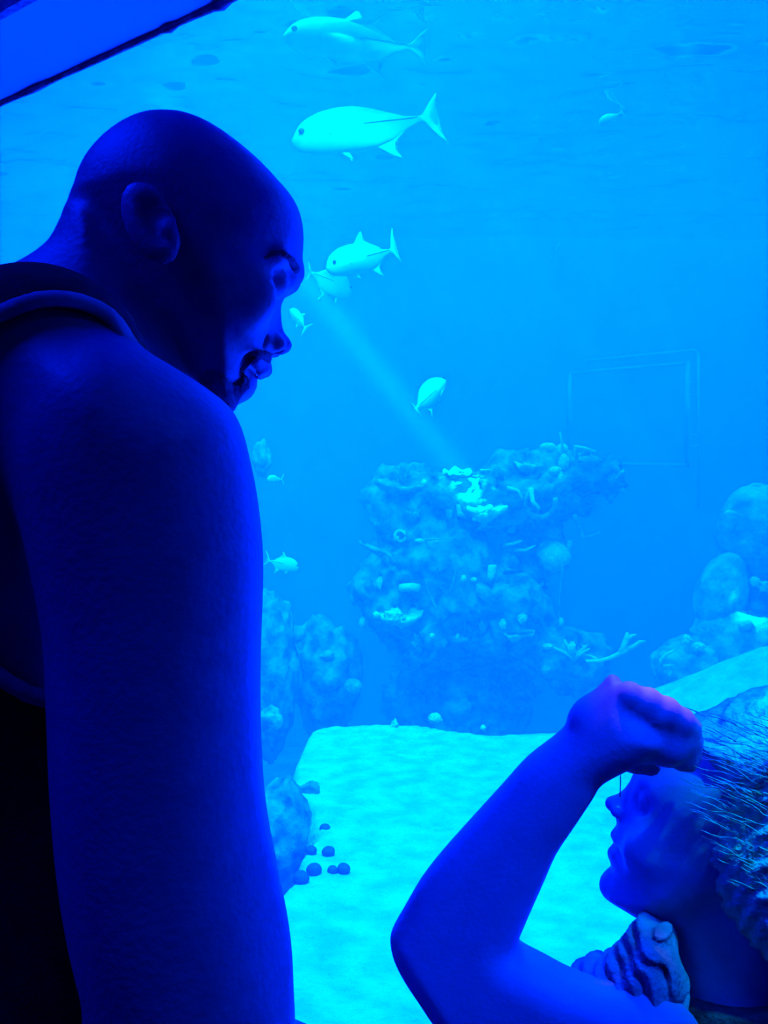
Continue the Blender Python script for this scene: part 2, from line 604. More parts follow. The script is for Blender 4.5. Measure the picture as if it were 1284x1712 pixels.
class Figure:
    """A local frame: u = the way the person faces, v = towards the far side, z up."""

    def __init__(self, face, origin):
        self.a = math.atan2(face[1], face[0])
        self.Fx, self.Fy = math.cos(self.a), math.sin(self.a)
        self.nx, self.ny = -self.Fy, self.Fx
        if self.ny < 0:
            self.nx, self.ny = -self.nx, -self.ny
        self.O = origin
        self.M = Matrix(((self.Fx, self.nx, 0, origin[0]), (self.Fy, self.ny, 0, origin[1]), (0, 0, 1, 0), (0, 0, 0, 1)))

    def uv(self, px, py, v=0.0):
        dx, dy, dz = (px - 642) / FPX, 1.0, (856 - py) / FPX
        n0 = self.nx * self.O[0] + self.ny * self.O[1]
        t = (v + n0) / (self.nx * dx + self.ny * dy)
        return (self.Fx * (t * dx - self.O[0]) + self.Fy * (t * dy - self.O[1]), CAM.z + t * dz)

    def p(self, px, py, v=0.0):
        u, z = self.uv(px, py, v)
        return (u, v, z)

    def poly(self, pts, v=0.0, sub=3):
        return spline([self.uv(a, b, v) for a, b in pts], sub)

    def emit(self, name, f, material, parent=None, smooth=2, F=None):
        v, q = surface(f.F if F is None else F, f.x, f.y, f.z)
        v = lap_smooth(v, q, smooth, 0.5)
        me = mesh_from(name, v, q)
        if (self.Fx * self.ny - self.Fy * self.nx) < 0:
            me.flip_normals()
        o = new_obj(name, me, material, parent)
        if parent is None:
            o.matrix_world = self.M
        return o


def hand(f, wrist, d, side, up, size=1.0, curl=0.5):
    """A relaxed hand: palm, four unequal curled fingers and a thumb. d = hand direction, side = thumb side, up = back of the hand."""
    d, side, up = [np.array(Vector(q).normalized()) for q in (d, side, up)]
    w = np.array(wrist, float)
    L = 0.085 * size
    for s in (-0.028, -0.01, 0.01, 0.028):
        f.cone(w + side * s * 0.6 * size, w + d * L + side * s * size, 0.015 * size, 0.012 * size, 0.012)
    for s, ln in ((0.031, 0.070), (0.011, 0.080), (-0.010, 0.074), (-0.030, 0.058)):
        k = w + d * L + side * s * size
        a = k + (d * math.cos(curl * 0.6) - up * math.sin(curl * 0.6)) * ln * 0.48 * size
        b = a + (d * math.cos(curl * 1.5) - up * math.sin(curl * 1.5)) * ln * 0.32 * size
        c = b + (d * math.cos(curl * 2.2) - up * math.sin(curl * 2.2)) * ln * 0.28 * size
        f.chain([k, a, b, c], [0.0100 * size, 0.0090 * size, 0.0082 * size, 0.0072 * size], 0.004)
    t0 = w + d * 0.025 * size + side * 0.030 * size - up * 0.006 * size
    t1 = t0 + (d * 0.75 + side * 0.6 - up * 0.3) * 0.042 * size
    t2 = t1 + (d * 0.95 + side * 0.15 - up * 0.3) * 0.034 * size
    f.chain([w + d * 0.01, t0, t1, t2], [0.016 * size, 0.015 * size, 0.0105 * size, 0.0085 * size], 0.008)


# ------------------------------------------------------------------ the bald man
fig = Figure((1.0, 0.2213), (-0.159, 0.72))
P = fig.p
AX = axis((-0.52, -0.36, 0.008), (-0.36, 0.02, 0.004), (0.02, 0.155, 0.0024), (0.155, 0.45, 0.009))
AY = axis((-0.38, -0.28, 0.008), (-0.28, -0.10, 0.004), (-0.10, 0.06, 0.0026), (0.06, 0.12, 0.005), (0.12, 0.38, 0.009))
AZ = axis((-0.03, 0.05, 0.006), (0.05, 0.70, 0.018), (0.70, 1.05, 0.007), (1.05, 1.46, 0.0055), (1.46, 1.80, 0.0026))

torso = Field(AX, AY, AZ)
tor = fig.poly([(290, 660), (322, 720), (350, 800), (382, 920), (399, 1040), (394, 1150), (396, 1280), (390, 1400), (380, 1600),
                (376, 1800), (376, 2000), (360, 2150), (100, 2180), (-130, 2100), (-135, 2000), (-120, 1850), (-95, 1600),
                (-115, 1300), (-150, 1000), (-150, 760), (-110, 630), (-40, 555), (60, 555), (200, 600)])
torso.slab(tor, 0.0, 0.165, 0.12, 0.02)
for s in (-1, 1):
    torso.cone(P(70, 640, 0)[:1] + (s * 0.03,) + P(70, 640, 0)[2:], (P(120, 640)[0], s * 0.165, P(120, 680)[2]), 0.062, 0.060, 0.04)
    torso.ell((P(310, 960)[0], s * 0.085, P(310, 960)[2]), (0.045, 0.085, 0.08), 0.04)
    torso.ell((P(-30, 900)[0], s * 0.10, P(-30, 900)[2]), (0.10, 0.075, 0.16), 0.05)

body = torso.copy()
# pelvis and legs
hip_u = P(140, 2100)[0]
hz = 0.86
for s in (-1, 1):
    body.chain([(hip_u, s * 0.095, hz), (hip_u + 0.02, s * 0.11, 0.47), (hip_u - 0.01, s * 0.12, 0.085)],
               [0.108, 0.060, 0.040], 0.04)
    body.ell((hip_u - 0.035, s * 0.12, 0.34), (0.058, 0.052, 0.12), 0.03)
    body.cone((hip_u - 0.02, s * 0.12, 0.045), (hip_u + 0.16, s * 0.13, 0.030), 0.042, 0.030, 0.02)
# neck
neck = fig.poly([(165, 345), (116, 348), (101, 372), (82, 407), (52, 431), (22, 447), (-30, 472), (-90, 530), (-60, 640), (100, 700), (250, 700),
                 (335, 650), (320, 590), (280, 480), (200, 380)])
body.slab(neck, 0.0, 0.066, 0.07, 0.02)
# skull and face, without the nose
head = fig.poly([(118, 338), (124, 315), (131, 292), (145, 266), (170, 238), (195, 219), (215, 208), (240, 199), (270, 196), (300, 198),
                 (325, 205), (350, 216), (380, 235), (410, 258), (440, 285), (465, 312), (485, 335), (499, 360), (506, 390), (506, 420),
                 (503, 445), (499, 462), (493, 477), (483, 490), (472, 501), (466, 515), (463, 535), (460, 560), (455, 585), (452, 598), (450, 611),
                 (444, 622), (432, 628), (418, 631), (414, 640), (410, 650), (401, 659), (392, 664), (386, 682), (362, 676), (325, 640), (280, 585), (230, 520), (170, 440), (135, 380)], sub=3)
body.slab(head, 0.0, 0.076, 0.082, 0.012)
# cheek bones, jaw, brows
for s in (-1, 1):
    body.ell(P(410, 520, 0)[:1] + (s * 0.052,) + P(410, 520, 0)[2:], (0.020, 0.014, 0.020), 0.02)
    body.cone((P(489, 465)[0], s * 0.012, P(489, 465)[2]), (P(455, 455)[0], s * 0.046, P(455, 455)[2]), 0.0075, 0.006, 0.012)
    # eye sockets, eyes, lids
    body.ell((P(468, 492)[0], s * 0.036, P(468, 492)[2]), (0.014, 0.013, 0.0105), 0.010, 'cut', tilt=0.4)
    body.ell((P(452, 490)[0], s * 0.032, P(452, 490)[2]), (0.0118, 0.0118, 0.0118), 0.002)
    body.cone((P(466, 482)[0], s * 0.022, P(466, 482)[2]), (P(450, 480)[0], s * 0.043, P(450, 480)[2]), 0.0040, 0.0035, 0.004)
    body.cone((P(462, 500)[0], s * 0.022, P(462, 500)[2]), (P(446, 500)[0], s * 0.042, P(446, 500)[2]), 0.0032, 0.003, 0.004)
    # fold from the nostril to the mouth corner
    body.chain([(P(436, 575)[0], s * 0.026, P(436, 575)[2]), (P(415, 600)[0], s * 0.033, P(415, 600)[2]),
                (P(404, 620)[0], s * 0.035, P(404, 620)[2])], [0.0035, 0.0035, 0.003], 0.006, 'cut')
# nose
nose = fig.poly([(470, 498), (467, 510), (468, 522), (471, 540), (475, 558), (480, 573), (479, 582), (471, 589), (458, 593), (445, 594),
                 (430, 580), (440, 540), (450, 510)], sub=3)
body.slab(nose, 0.0, 0.0125, 0.013, 0.006)
body.ell(P(471, 577), (0.0085, 0.0095, 0.0075), 0.005)
for s in (-1, 1):
    body.ell((P(455, 578)[0], s * 0.0135, P(455, 578)[2]), (0.0105, 0.0065, 0.0075), 0.004, tilt=-0.3)
    body.ell((P(460, 589)[0], s * 0.0075, P(460, 589)[2]), (0.0060, 0.0034, 0.0040), 0.002, 'cut')
# lips
for s in (-1, 1):
    body.chain([P(443, 619), (P(436, 620)[0], s * 0.014, P(436, 620)[2]), (P(417, 618)[0], s * 0.026, P(417, 618)[2])],
               [0.0052, 0.0048, 0.0025], 0.005)
    body.chain([P(415, 636), (P(414, 634)[0], s * 0.013, P(414, 634)[2]), (P(408, 624)[0], s * 0.025, P(408, 624)[2])],
               [0.0055, 0.005, 0.0025], 0.005)
    body.chain([P(428, 630), (P(425, 628)[0], s * 0.015, P(425, 628)[2]), (P(413, 621)[0], s * 0.028, P(413, 621)[2])],
               [0.0026, 0.0026, 0.0022], 0.003, 'cut')
body.ell(P(397, 652), (0.012, 0.020, 0.010), 0.012)
# ears
for s in (-1, 1):
    eu, ez = fig.uv(258, 425, 0)
    body.ell((eu, s * 0.079, ez), (0.018, 0.009, 0.032), 0.006, tilt=0.45, yaw=s * 0.2)
    body.ell((eu + 0.004, s * 0.087, ez + 0.002), (0.010, 0.007, 0.020), 0.004, 'cut', tilt=0.45)
    body.ell((eu + 0.012, s * 0.083, ez - 0.006), (0.005, 0.006, 0.008), 0.003, tilt=0.45)
# arms: the near one hangs down by the camera, the far one mirrors it
VA = -0.20
arm = fig.poly([(60, 598), (115, 574), (165, 566), (200, 570), (250, 592), (300, 621), (345, 650), (385, 683), (405, 720), (418, 770),
                (430, 830), (438, 900), (440, 960), (437, 1050), (435, 1150), (438, 1260), (446, 1350), (465, 1450), (484, 1550), (490, 1640),
                (488, 1720), (470, 1830), (400, 1900), (250, 1900), (180, 1850), (150, 1712), (120, 1600), (98, 1480), (84, 1330), (78, 1180),
                (70, 1050), (40, 900), (15, 780), (20, 680)], VA)
for s in (-1, 1):
    body.slab(arm, s * 0.20, 0.062, 0.060, 0.025)
    e = fig.uv(330, 1790, VA)
    body.cone((e[0] - 0.01, s * 0.20, e[1]), (e[0] + 0.075, s * 0.205, 0.885), 0.052, 0.030, 0.03)
    hand(body, (e[0] + 0.078, s * 0.205, 0.875), (0.25, 0.0, -1), (1, 0, 0.25), (0.0, s, 0), 1.08, 0.5)

man = fig.emit('person', body, M['skin'])
tag(man, 'bald man in a dark tank top looking down in profile at the aquarium glass', 'person')

# 2-D helper fields on the profile plane
UU, ZZ = AX[:, None] + 0 * AZ[None, :], AZ[None, :] + 0 * AX[:, None]


def region(pts, v=0.0, sub=3):
    return poly_sdf(UU, ZZ, fig.poly(pts, v, sub))[:, None, :].astype(np.float32)


# tank top: an offset of the torso without armholes and neck opening
hole = region([(215, 585), (190, 556), (150, 543), (100, 545), (50, 566), (0, 594), (-45, 640), (-75, 740), (-75, 880), (-55, 1000), (0, 1098),
               (40, 1130), (85, 1152), (180, 1165), (270, 1120), (310, 1000), (315, 850), (280, 700)], -0.15)
neckhole = region([(-110, 440), (-40, 490), (40, 512), (120, 535), (190, 560), (300, 640), (420, 730), (500, 600), (300, 300), (0, 300)], 0.0)
vside = np.abs(AY)[None, :, None]
arm_cut = np.where(vside > 0.075, -hole, 0.03).astype(np.float32)      # armholes only cut the sides
sh = torso.F - 0.006
top_reg = np.maximum(-neckhole, arm_cut)
F = np.maximum(np.maximum(sh, top_reg), -(torso.F + 0.010))
F = np.maximum(F, (0.84 - AZ)[None, None, :].astype(np.float32))
shirt = fig.emit('tank_top', torso, M['shirt'], man, 1, F)
pf = np.sqrt((torso.F - 0.007) ** 2 + hole ** 2) - 0.0055
pf = np.where(vside > 0.075, pf, 0.05).astype(np.float32)
pip = None
for s in (-1, 1):
    pip = fig.emit('piping', torso, M['piping'], shirt, 1, np.where((AY * s > 0)[None, :, None], pf, 0.05).astype(np.float32))
    tag(pip, 'lighter piping along the armhole')

# trousers and shoes
leg = np.maximum(body.F - 0.010, np.maximum((0.11 - AZ), (AZ - 0.90))[None, None, :])
far_arm = (np.abs(AY) > 0.185)[None, :, None] & (AZ > 0.60)[None, None, :]
leg = np.where(far_arm, 0.05, leg).astype(np.float32)
fig.emit('trousers', body, M['trousers'], man, 2, leg)
for s in (-1, 1):
    half = np.where((AY * s > 0)[None, :, None], body.F - 0.008, 0.05)
    half = np.maximum(half, (AZ - 0.105)[None, None, :])
    half = np.maximum(half, (0.002 - AZ)[None, None, :]).astype(np.float32)
    fig.emit('shoe', body, M['shoe'], man, 1, half)

# eyebrows, stubble beard
brow = region([(497, 466), (490, 458), (470, 450), (448, 450), (430, 462), (432, 468), (450, 460), (470, 462), (488, 472)])
for s in (-1, 1):
    F = np.maximum(np.maximum(body.F - 0.0014, brow), -(body.F + 0.003))
    F = np.where((AY * s > 0.006)[None, :, None], F, 0.05).astype(np.float32)
    fig.emit('eyebrow', body, M['stubble'], man, 0, F)
beard = region([(404, 632), (412, 640), (416, 652), (402, 668), (388, 690), (360, 684), (330, 650), (345, 630), (372, 640), (388, 652), (398, 645)])
F = np.maximum(np.maximum(body.F - 0.0025, beard), -(body.F + 0.003)).astype(np.float32)
fig.emit('beard', body, M['stubble'], man, 0, F)
mous = region([(454, 594), (453, 604), (449, 613), (438, 613), (424, 612), (412, 622), (402, 634), (396, 630), (408, 608), (428, 598), (446, 596)])
F = np.maximum(np.maximum(body.F - 0.0011, mous), -(body.F + 0.003)).astype(np.float32)
fig.emit('moustache', body, M['stubble'], man, 0, F)
del torso, body, F, hole, neckhole, sh, top_reg, pf, leg

# ------------------------------------------------------------------ the seated woman with a hand on her forehead
fig = Figure((-0.956, 0.292), (0.262, 0.86))
P = fig.p
u_face = fig.uv(1010, 1480)[0]
u_back = fig.uv(1420, 1300)[0]
lo, hi = min(u_face, u_back), max(u_face, u_back)
AX = axis((-0.36, -0.06, 0.0045), (-0.06, 0.36, 0.0024), (0.36, 0.75, 0.009))
AY = axis((-0.30, -0.20, 0.0045), (-0.20, 0.0, 0.0026), (0.0, 0.10, 0.004), (0.10, 0.30, 0.009))
AZ = axis((-0.02, 0.62, 0.014), (0.62, 0.92, 0.005), (0.92, 1.34, 0.0026))

torso = Field(AX, AY, AZ)
su, sz = fig.uv(1225, 1760)
torso.chain([(su + 0.01, 0, sz - 0.06), (su - 0.01, 0, sz - 0.20), (su - 0.03, 0, 0.62), (su - 0.02, 0, 0.56)], [0.085, 0.10, 0.10, 0.12], 0.03)
for s in (-1, 1):
    torso.cone((su, s * 0.02, sz), (su + 0.015, s * 0.135, sz - 0.025), 0.05, 0.048, 0.04)
    torso.ell((su + 0.075, s * 0.07, sz - 0.15), (0.055, 0.06, 0.06), 0.03)
    torso.cone((su - 0.01, s * 0.075, sz - 0.10), (su - 0.02, s * 0.08, 0.60), 0.075, 0.085, 0.04)
    torso.ell((su - 0.03, s * 0.085, 0.545), (0.11, 0.095, 0.09), 0.03)
body = torso.copy()
for s in (-1, 1):                                        # seated: thighs forward, shins down
    body.chain([(su - 0.01, s * 0.09, 0.545), (su + 0.32, s * 0.08 + 0.06, 0.52), (su + 0.29, s * 0.07 + 0.09, 0.09)], [0.085, 0.058, 0.038], 0.03)
    body.cone((su + 0.275, s * 0.07 + 0.09, 0.045), (su + 0.41, s * 0.08 + 0.12, 0.028), 0.038, 0.026, 0.02)
# neck
neck = fig.poly([(1075, 1490), (1088, 1535), (1100, 1600), (1105, 1700), (1120, 1780), (1330, 1760), (1320, 1640), (1330, 1500), (1290, 1400), (1150, 1420)])
body.slab(neck, 0.0, 0.054, 0.055, 0.02)
# skull and face without the nose
head = fig.poly([(1066, 1283), (1058, 1303), (1048, 1330), (1040, 1355), (1033, 1374), (1026, 1391), (1026, 1402), (1030, 1411), (1022, 1422),
                 (1020, 1436), (1022, 1450), (1015, 1461), (1010, 1476), (1011, 1488), (1019, 1498), (1040, 1511), (1065, 1526), (1087, 1537),
                 (1130, 1545), (1190, 1520), (1270, 1500), (1360, 1440), (1405, 1360), (1412, 1270), (1385, 1200), (1335, 1170), (1284, 1166), (1225, 1192),
                 (1180, 1212), (1130, 1228), (1095, 1250)])
body.slab(head, 0.0, 0.070, 0.075, 0.010)
for s in (-1, 1):
    body.ell((P(1085, 1400)[0], s * 0.047, P(1085, 1400)[2]), (0.020, 0.014, 0.020), 0.02)
    body.ell((P(1075, 1322)[0], s * 0.034, P(1075, 1322)[2]), (0.013, 0.011, 0.010), 0.008, 'cut')
    body.ell((P(1089, 1326)[0], s * 0.030, P(1089, 1326)[2]), (0.0112, 0.0112, 0.0112), 0.002)
    body.cone((P(1072, 1314)[0], s * 0.020, P(1072, 1314)[2]), (P(1090, 1312)[0], s * 0.040, P(1090, 1312)[2]), 0.0038, 0.0034, 0.004)
nose = fig.poly([(1064, 1290), (1054, 1306), (1042, 1320), (1028, 1330), (1019, 1337), (1016, 1345), (1020, 1353), (1027, 1362), (1034, 1374),
                 (1055, 1378), (1075, 1345), (1085, 1300)])
body.slab(nose, 0.0, 0.0115, 0.012, 0.005)
body.ell(P(1024, 1343), (0.0075, 0.0085, 0.0070), 0.004)
for s in (-1, 1):
    body.ell((P(1036, 1352)[0], s * 0.011, P(1036, 1352)[2]), (0.0085, 0.0055, 0.0065), 0.003)
    body.ell((P(1030, 1361)[0], s * 0.006, P(1030, 1361)[2]), (0.0050, 0.0030, 0.0035), 0.002, 'cut')
    body.chain([P(1030, 1396), (P(1036, 1396)[0], s * 0.012, P(1036, 1398)[2]), (P(1052, 1404)[0], s * 0.022, P(1052, 1404)[2])], [0.0048, 0.0044, 0.002], 0.004)
    body.chain([P(1026, 1426), (P(1032, 1424)[0], s * 0.012, P(1032, 1424)[2]), (P(1052, 1412)[0], s * 0.022, P(1052, 1412)[2])], [0.0056, 0.005, 0.002], 0.004)
    body.chain([P(1029, 1411), (P(1035, 1411)[0], s * 0.014, P(1035, 1411)[2]), (P(1052, 1408)[0], s * 0.024, P(1052, 1408)[2])], [0.0020, 0.0020, 0.0018], 0.002, 'cut')
body.ell(P(1024, 1479), (0.012, 0.015, 0.011), 0.010)
# raised arm on the camera's side
VA = -0.112
arm = fig.poly([(1026, 1131), (1012, 1146), (990, 1164), (970, 1181), (951, 1206), (926, 1230), (881, 1265), (841, 1309), (790, 1365), (740, 1421), (705, 1466), (677, 1514),
                (659, 1546), (655, 1566), (662, 1597), (680, 1632), (700, 1662), (730, 1707), (775, 1770), (860, 1850), (980, 1880), (1100, 1850), (1140, 1760),
                (1090, 1680), (1020, 1650), (953, 1625), (911, 1603), (873, 1583), (867, 1574), (878, 1546), (891, 1516), (911, 1471), (931, 1426), (961, 1381), (991, 1336),
                (1006, 1312), (1036, 1294), (1062, 1281), (1090, 1262), (1110, 1242), (1098, 1208), (1066, 1174), (1044, 1152)], VA, 3)
body.slab(arm, VA, 0.034, 0.031, 0.006)
body.cone(P(1090, 1760, VA), (su + 0.01, -0.135, sz - 0.03), 0.045, 0.050, 0.03)
# back of the hand and four fingers folded over onto the forehead
K = [P(1052, 1163, -0.128), P(1084, 1173, -0.122), P(1114, 1188, -0.114), P(1138, 1206, -0.104)]
Q = [P(1094, 1196, -0.122), P(1118, 1200, -0.114), P(1140, 1210, -0.104), P(1153, 1216, -0.094)]
R_ = [P(1112, 1232, -0.106), P(1134, 1236, -0.100), P(1150, 1240, -0.092), P(1158, 1238, -0.084)]
T_ = [P(1118, 1268, -0.090), P(1138, 1276, -0.084), P(1152, 1278, -0.078), P(1160, 1266, -0.072)]
wr = P(1000, 1210, VA)
for i in range(4):
    body.cone(wr, K[i], 0.022, 0.0112, 0.006)
    body.chain([K[i], Q[i], R_[i], T_[i]], [0.0112, 0.0092, 0.0084, 0.0074], 0.004)
body.chain([wr, P(1030, 1255, -0.100), P(1062, 1270, -0.088), P(1088, 1282, -0.078)], [0.022, 0.016, 0.0110, 0.0085], 0.006)
body.cone(wr, P(1023, 1143, VA), 0.022, 0.0065, 0.008)
body.cone(P(1045, 1215, -0.105), P(1110, 1242, -0.098), 0.024, 0.020, 0.008)
# the other arm rests on the lap
body.chain([(su + 0.01, 0.145, sz - 0.03), (su + 0.02, 0.20, 0.76), (su + 0.20, 0.12, 0.63)], [0.046, 0.038, 0.026], 0.02)
hand(body, (su + 0.20, 0.12, 0.628), (1, -0.35, -0.10), (-0.2, -1, 0.1), (0, 0, 1), 0.92, 0.35)

woman = fig.emit('person', body, M['skin_light'])
tag(woman, 'fair haired woman in profile with her bare arm raised and hand on her forehead', 'person')

UU, ZZ = AX[:, None] + 0 * AZ[None, :], AZ[None, :] + 0 * AX[:, None]


def region(pts, v=0.0, sub=3):
    return poly_sdf(UU, ZZ, fig.poly(pts, v, sub))[:, None, :].astype(np.float32)


# hair: a thick wavy fall over the skull and down the back
hf = Field(AX, AY, AZ)
hp = fig.poly([(1120, 1222), (1150, 1240), (1160, 1275), (1140, 1320), (1122, 1355), (1128, 1400), (1150, 1445), (1195, 1505), (1240, 1552), (1290, 1600), (1340, 1680),
               (1400, 1760), (1500, 1780), (1520, 1600), (1490, 1400), (1450, 1240), (1390, 1175), (1335, 1152), (1284, 1152), (1225, 1178), (1185, 1196), (1150, 1206)])
hf.slab(hp, 0.0, 0.083, 0.060, 0.01)
xx, yy, zz = AX[:, None, None], AY[None, :, None], AZ[None, None, :]
wave = (np.sin((zz * 230 + 26 * xx + 6 * np.sin(xx * 55 + yy * 30)) + 2.2 * np.sin(xx * 30 + 1.3)) * 0.0016
        + np.sin(zz * 470 + 60 * xx + 5 * np.sin(xx * 90)) * 0.0008
        + np.sin(xx * 34 + zz * 20 + yy * 25) * 0.003)
hf.F = (hf.F + wave).astype(np.float32)
hair = fig.emit('hair', hf, M['hair_blonde'], woman, 0)
# loose strands lifting off the hair
rnd = random.Random(11)
bm = bmesh.new()
for i in range(200):
    px0 = rnd.uniform(1135, 1300)
    py0 = rnd.uniform(1185, 1480)
    if py0 > 1240 + (px0 - 1150) * 1.6 + 140:
        continue
    v0 = -0.080 - rnd.uniform(0, 0.008) if rnd.random() < 0.8 else -0.05
    lift = max(0.0, (1230 - (px0 - 1150) * 0.35) - py0) * 0.0002
    n = 9
    pts = []
    ph = rnd.uniform(0, 6)
    for k in range(n):
        t = k / (n - 1)
        a = fig.uv(px0 + t * rnd.uniform(75, 85), py0 + t * (34 + 10 * math.sin(ph)) + 3 * math.sin(ph + t * 7), v0)
        pts.append((a[0], v0 + 0.003 * math.sin(ph + 5 * t) + t * 0.004, a[1] + lift))
    tube(bm, pts, [0.0002] + [0.00045] * (n - 2) + [0.0002], 4)
lock = from_bm('loose_strands', bm, M['hair_blonde'], hair)
lock['kind'] = 'stuff'
bm = bmesh.new()
tube(bm, [P(1037, 1288, -0.06), P(1037.5, 1306, -0.06), P(1036.5, 1332, -0.058)], 0.0006, 5)
from_bm('loose_hair', bm, M['hair_dark'], hair)
# nose stud
bm = bmesh.new()
c = P(1033, 1350, -0.0185)
bmesh.ops.create_icosphere(bm, subdivisions=2, radius=0.0016, matrix=Matrix.Translation(c))
st = from_bm('nose_stud', bm, M['metal'], woman)
tag(st, 'tiny shiny nose stud')
torso.cone(P(1215, 1790, 0), P(1205, 1655, 0), 0.085, 0.066, 0.03)  # dark collar added over the neck base to stand for shade there
# dark dress and crumpled pale wrap at the shoulder
F = np.maximum(torso.F - 0.007, (AZ[None, None, :] - (sz + 0.072) + 0.10 * np.maximum(AX[:, None, None] - su - 0.03, 0)).astype(np.float32))
F = np.where(((AY < -0.105) & (AY > -0.4))[None, :, None], 0.05, F)
F = np.maximum(F, (0.47 - AZ)[None, None, :].astype(np.float32))
dress = fig.emit('dress', torso, M['top_dark'], woman, 1, np.maximum(F, -(torso.F + 0.012)).astype(np.float32))
skirt = np.maximum(body.F - 0.012, np.maximum((0.40 - AZ), (AZ - 0.60))[None, None, :])
skirt = np.maximum(skirt, (AX - (su + 0.30))[:, None, None]).astype(np.float32)
fig.emit('skirt', body, M['top_dark'], woman, 2, skirt)
wf = Field(AX, AY, AZ)
wp = fig.poly([(956, 1630), (985, 1612), (1015, 1596), (1040, 1578), (1058, 1556), (1070, 1543), (1090, 1540), (1120, 1556), (1135, 1600), (1150, 1680),
               (1130, 1760), (1060, 1740), (1000, 1680)], -0.075)
wf.slab(wp, -0.075, 0.050, 0.035, 0.01)
fold = np.sin((xx * 0.75 - zz * 0.66) * 420 + 2.5 * np.sin(zz * 90 + xx * 40) + yy * 60) * 0.0026 + np.sin((xx + zz * 0.4) * 190 + yy * 90) * 0.002
wf.F = (wf.F + fold).astype(np.float32)
wrap = fig.emit('shoulder_wrap', wf, M['top'], woman, 1)
tag(wrap, 'crumpled pale cloth gathered at the shoulder')
del body, torso, hf, wf, F, skirt

# the bench she sits on
bu = Vector((fig.O[0] + fig.Fx * (su + 0.02), fig.O[1] + fig.Fy * (su + 0.02), 0))
bench = empty('bench', bu)
bench.rotation_euler = (0, 0, fig.a)
tag(bench, 'low dark bench that the fair haired woman sits on', 'bench')
bm = bmesh.new()
prism(bm, [(-0.28, -0.30), (0.14, -0.30), (0.14, 0.50), (-0.28, 0.50)], 0.375, 0.422)
from_bm('seat', bm, M['bench'], bench, False)
for sx in (-0.22, 0.08):
    for sy in (-0.24, 0.44):
        bm = bmesh.new()
        prism(bm, [(sx - 0.025, sy - 0.025), (sx + 0.025, sy - 0.025), (sx + 0.025, sy + 0.025), (sx - 0.025, sy + 0.025)], 0.0, 0.376)
        from_bm('leg', bm, M['bench'], bench, False)

# ------------------------------------------------------------------ white sand shelf
def sand_pt(px, py, z=0.20):
    Y = FPX * (CAM.z - z) / (py - 856)
    return ((px - 642) / FPX * Y, Y)


edge = [sand_pt(*q) for q in [(560, 1212), (610, 1212), (660, 1214), (700, 1216), (740, 1222), (800, 1228), (860, 1226), (920, 1224),
                              (990, 1222), (1060, 1200), (1130, 1170), (1200, 1150), (1284, 1112)]]
edge += [(4.2, 7.9), (5.1, 7.9), (5.1, 1.0), (1.8, 0.3), (-1.6, 2.0)]
edge += [sand_pt(*q) for q in [(380, 1640), (455, 1530), (478, 1500), (498, 1474), (516, 1452), (512, 1435), (528, 1412), (540, 1398), (530, 1376),
                               (526, 1352), (512, 1338), (501, 1332), (499, 1305), (504, 1272), (514, 1245), (528, 1222)]]
edge = spline(edge, 2)
NX, NY = 300, 210
xs = np.concatenate([np.linspace(-5.5, -1.2, 40), np.linspace(-1.17, 2.2, 190), np.linspace(2.25, 5.15, 70)])
ys = np.concatenate([np.linspace(0.9, 6.6, 190), np.linspace(6.65, 8.15, 20)])
XX, YY = np.meshgrid(xs, ys, indexing='ij')
D = poly_sdf(XX, YY, edge)
t = np.clip(D / 0.22, 0, 1)
HH = 0.20 - 0.95 * (t * t * (3 - 2 * t))
bm = bmesh.new()
grid = {}
for i in range(NX):
    for j in range(NY):
        if YY[i, j] < glass_y(XX[i, j]) + 0.16 and XX[i, j] < GX1:
            continue
        p = Vector((XX[i, j], YY[i, j], 0))
        mx = min(max((XX[i, j] - 1.0) / 1.3, 0), 1)
        mound = 0.50 * mx * mx * (3 - 2 * mx) * math.exp(-((YY[i, j] - 5.0) / 0.75) ** 2)
        h = HH[i, j] + mound + 0.018 * noise.noise(p * 2.2) + 0.010 * noise.noise(p * 7.0) + 0.004 * noise.noise(p * 19)
        grid[i, j] = bm.verts.new((XX[i, j], YY[i, j], h))
for i in range(NX - 1):
    for j in range(NY - 1):
        k = [(i, j), (i + 1, j), (i + 1, j + 1), (i, j + 1)]
        if all(q in grid for q in k):
            bm.faces.new([grid[q] for q in k])
o = from_bm('sand_bed', bm, M['sand'])
tag(o, 'bright white sand shelf on the aquarium bottom', 'sand', kind='structure')


def lumpy(name, c, r, mat_, seed, amp=0.12, freq=2.2, sub=5, parent=None, rot=0.0):
    """A rock: an ellipsoid pushed about by several octaves of noise."""
    bm = bmesh.new()
    bmesh.ops.create_icosphere(bm, subdivisions=sub, radius=1.0)
    off = Vector((seed * 3.7, seed * 1.3, seed * 7.1))
    for v in bm.verts:
        n = v.co.normalized()
        d = 1 + amp * (1.6 * noise.noise(n * freq * 0.5 + off) + noise.noise(n * freq + off) + 0.55 * noise.noise(n * freq * 2.3 + off)
                       + 0.30 * noise.noise(n * freq * 5 + off) + 0.14 * noise.noise(n * freq * 11 + off))
        q = Vector((n.x * r[0], n.y * r[1], n.z * r[2])) * d
        q.rotate(Matrix.Rotation(rot, 3, 'Y'))
        v.co = q
    o = from_bm(name, bm, mat_, parent)
    o.location = c
    return o


def rock_at(px, py, Y, hw, hh, depth, seed, label, mat_='rock', amp=0.12, rot=0.0, freq=2.2, group=None):
    s = Y / FPX
    o = lumpy('boulder', at(px, py, Y), (hw * s, depth, hh * s), M[mat_], seed, amp, freq, 5, None, rot)
    return tag(o, label, 'rock', group)


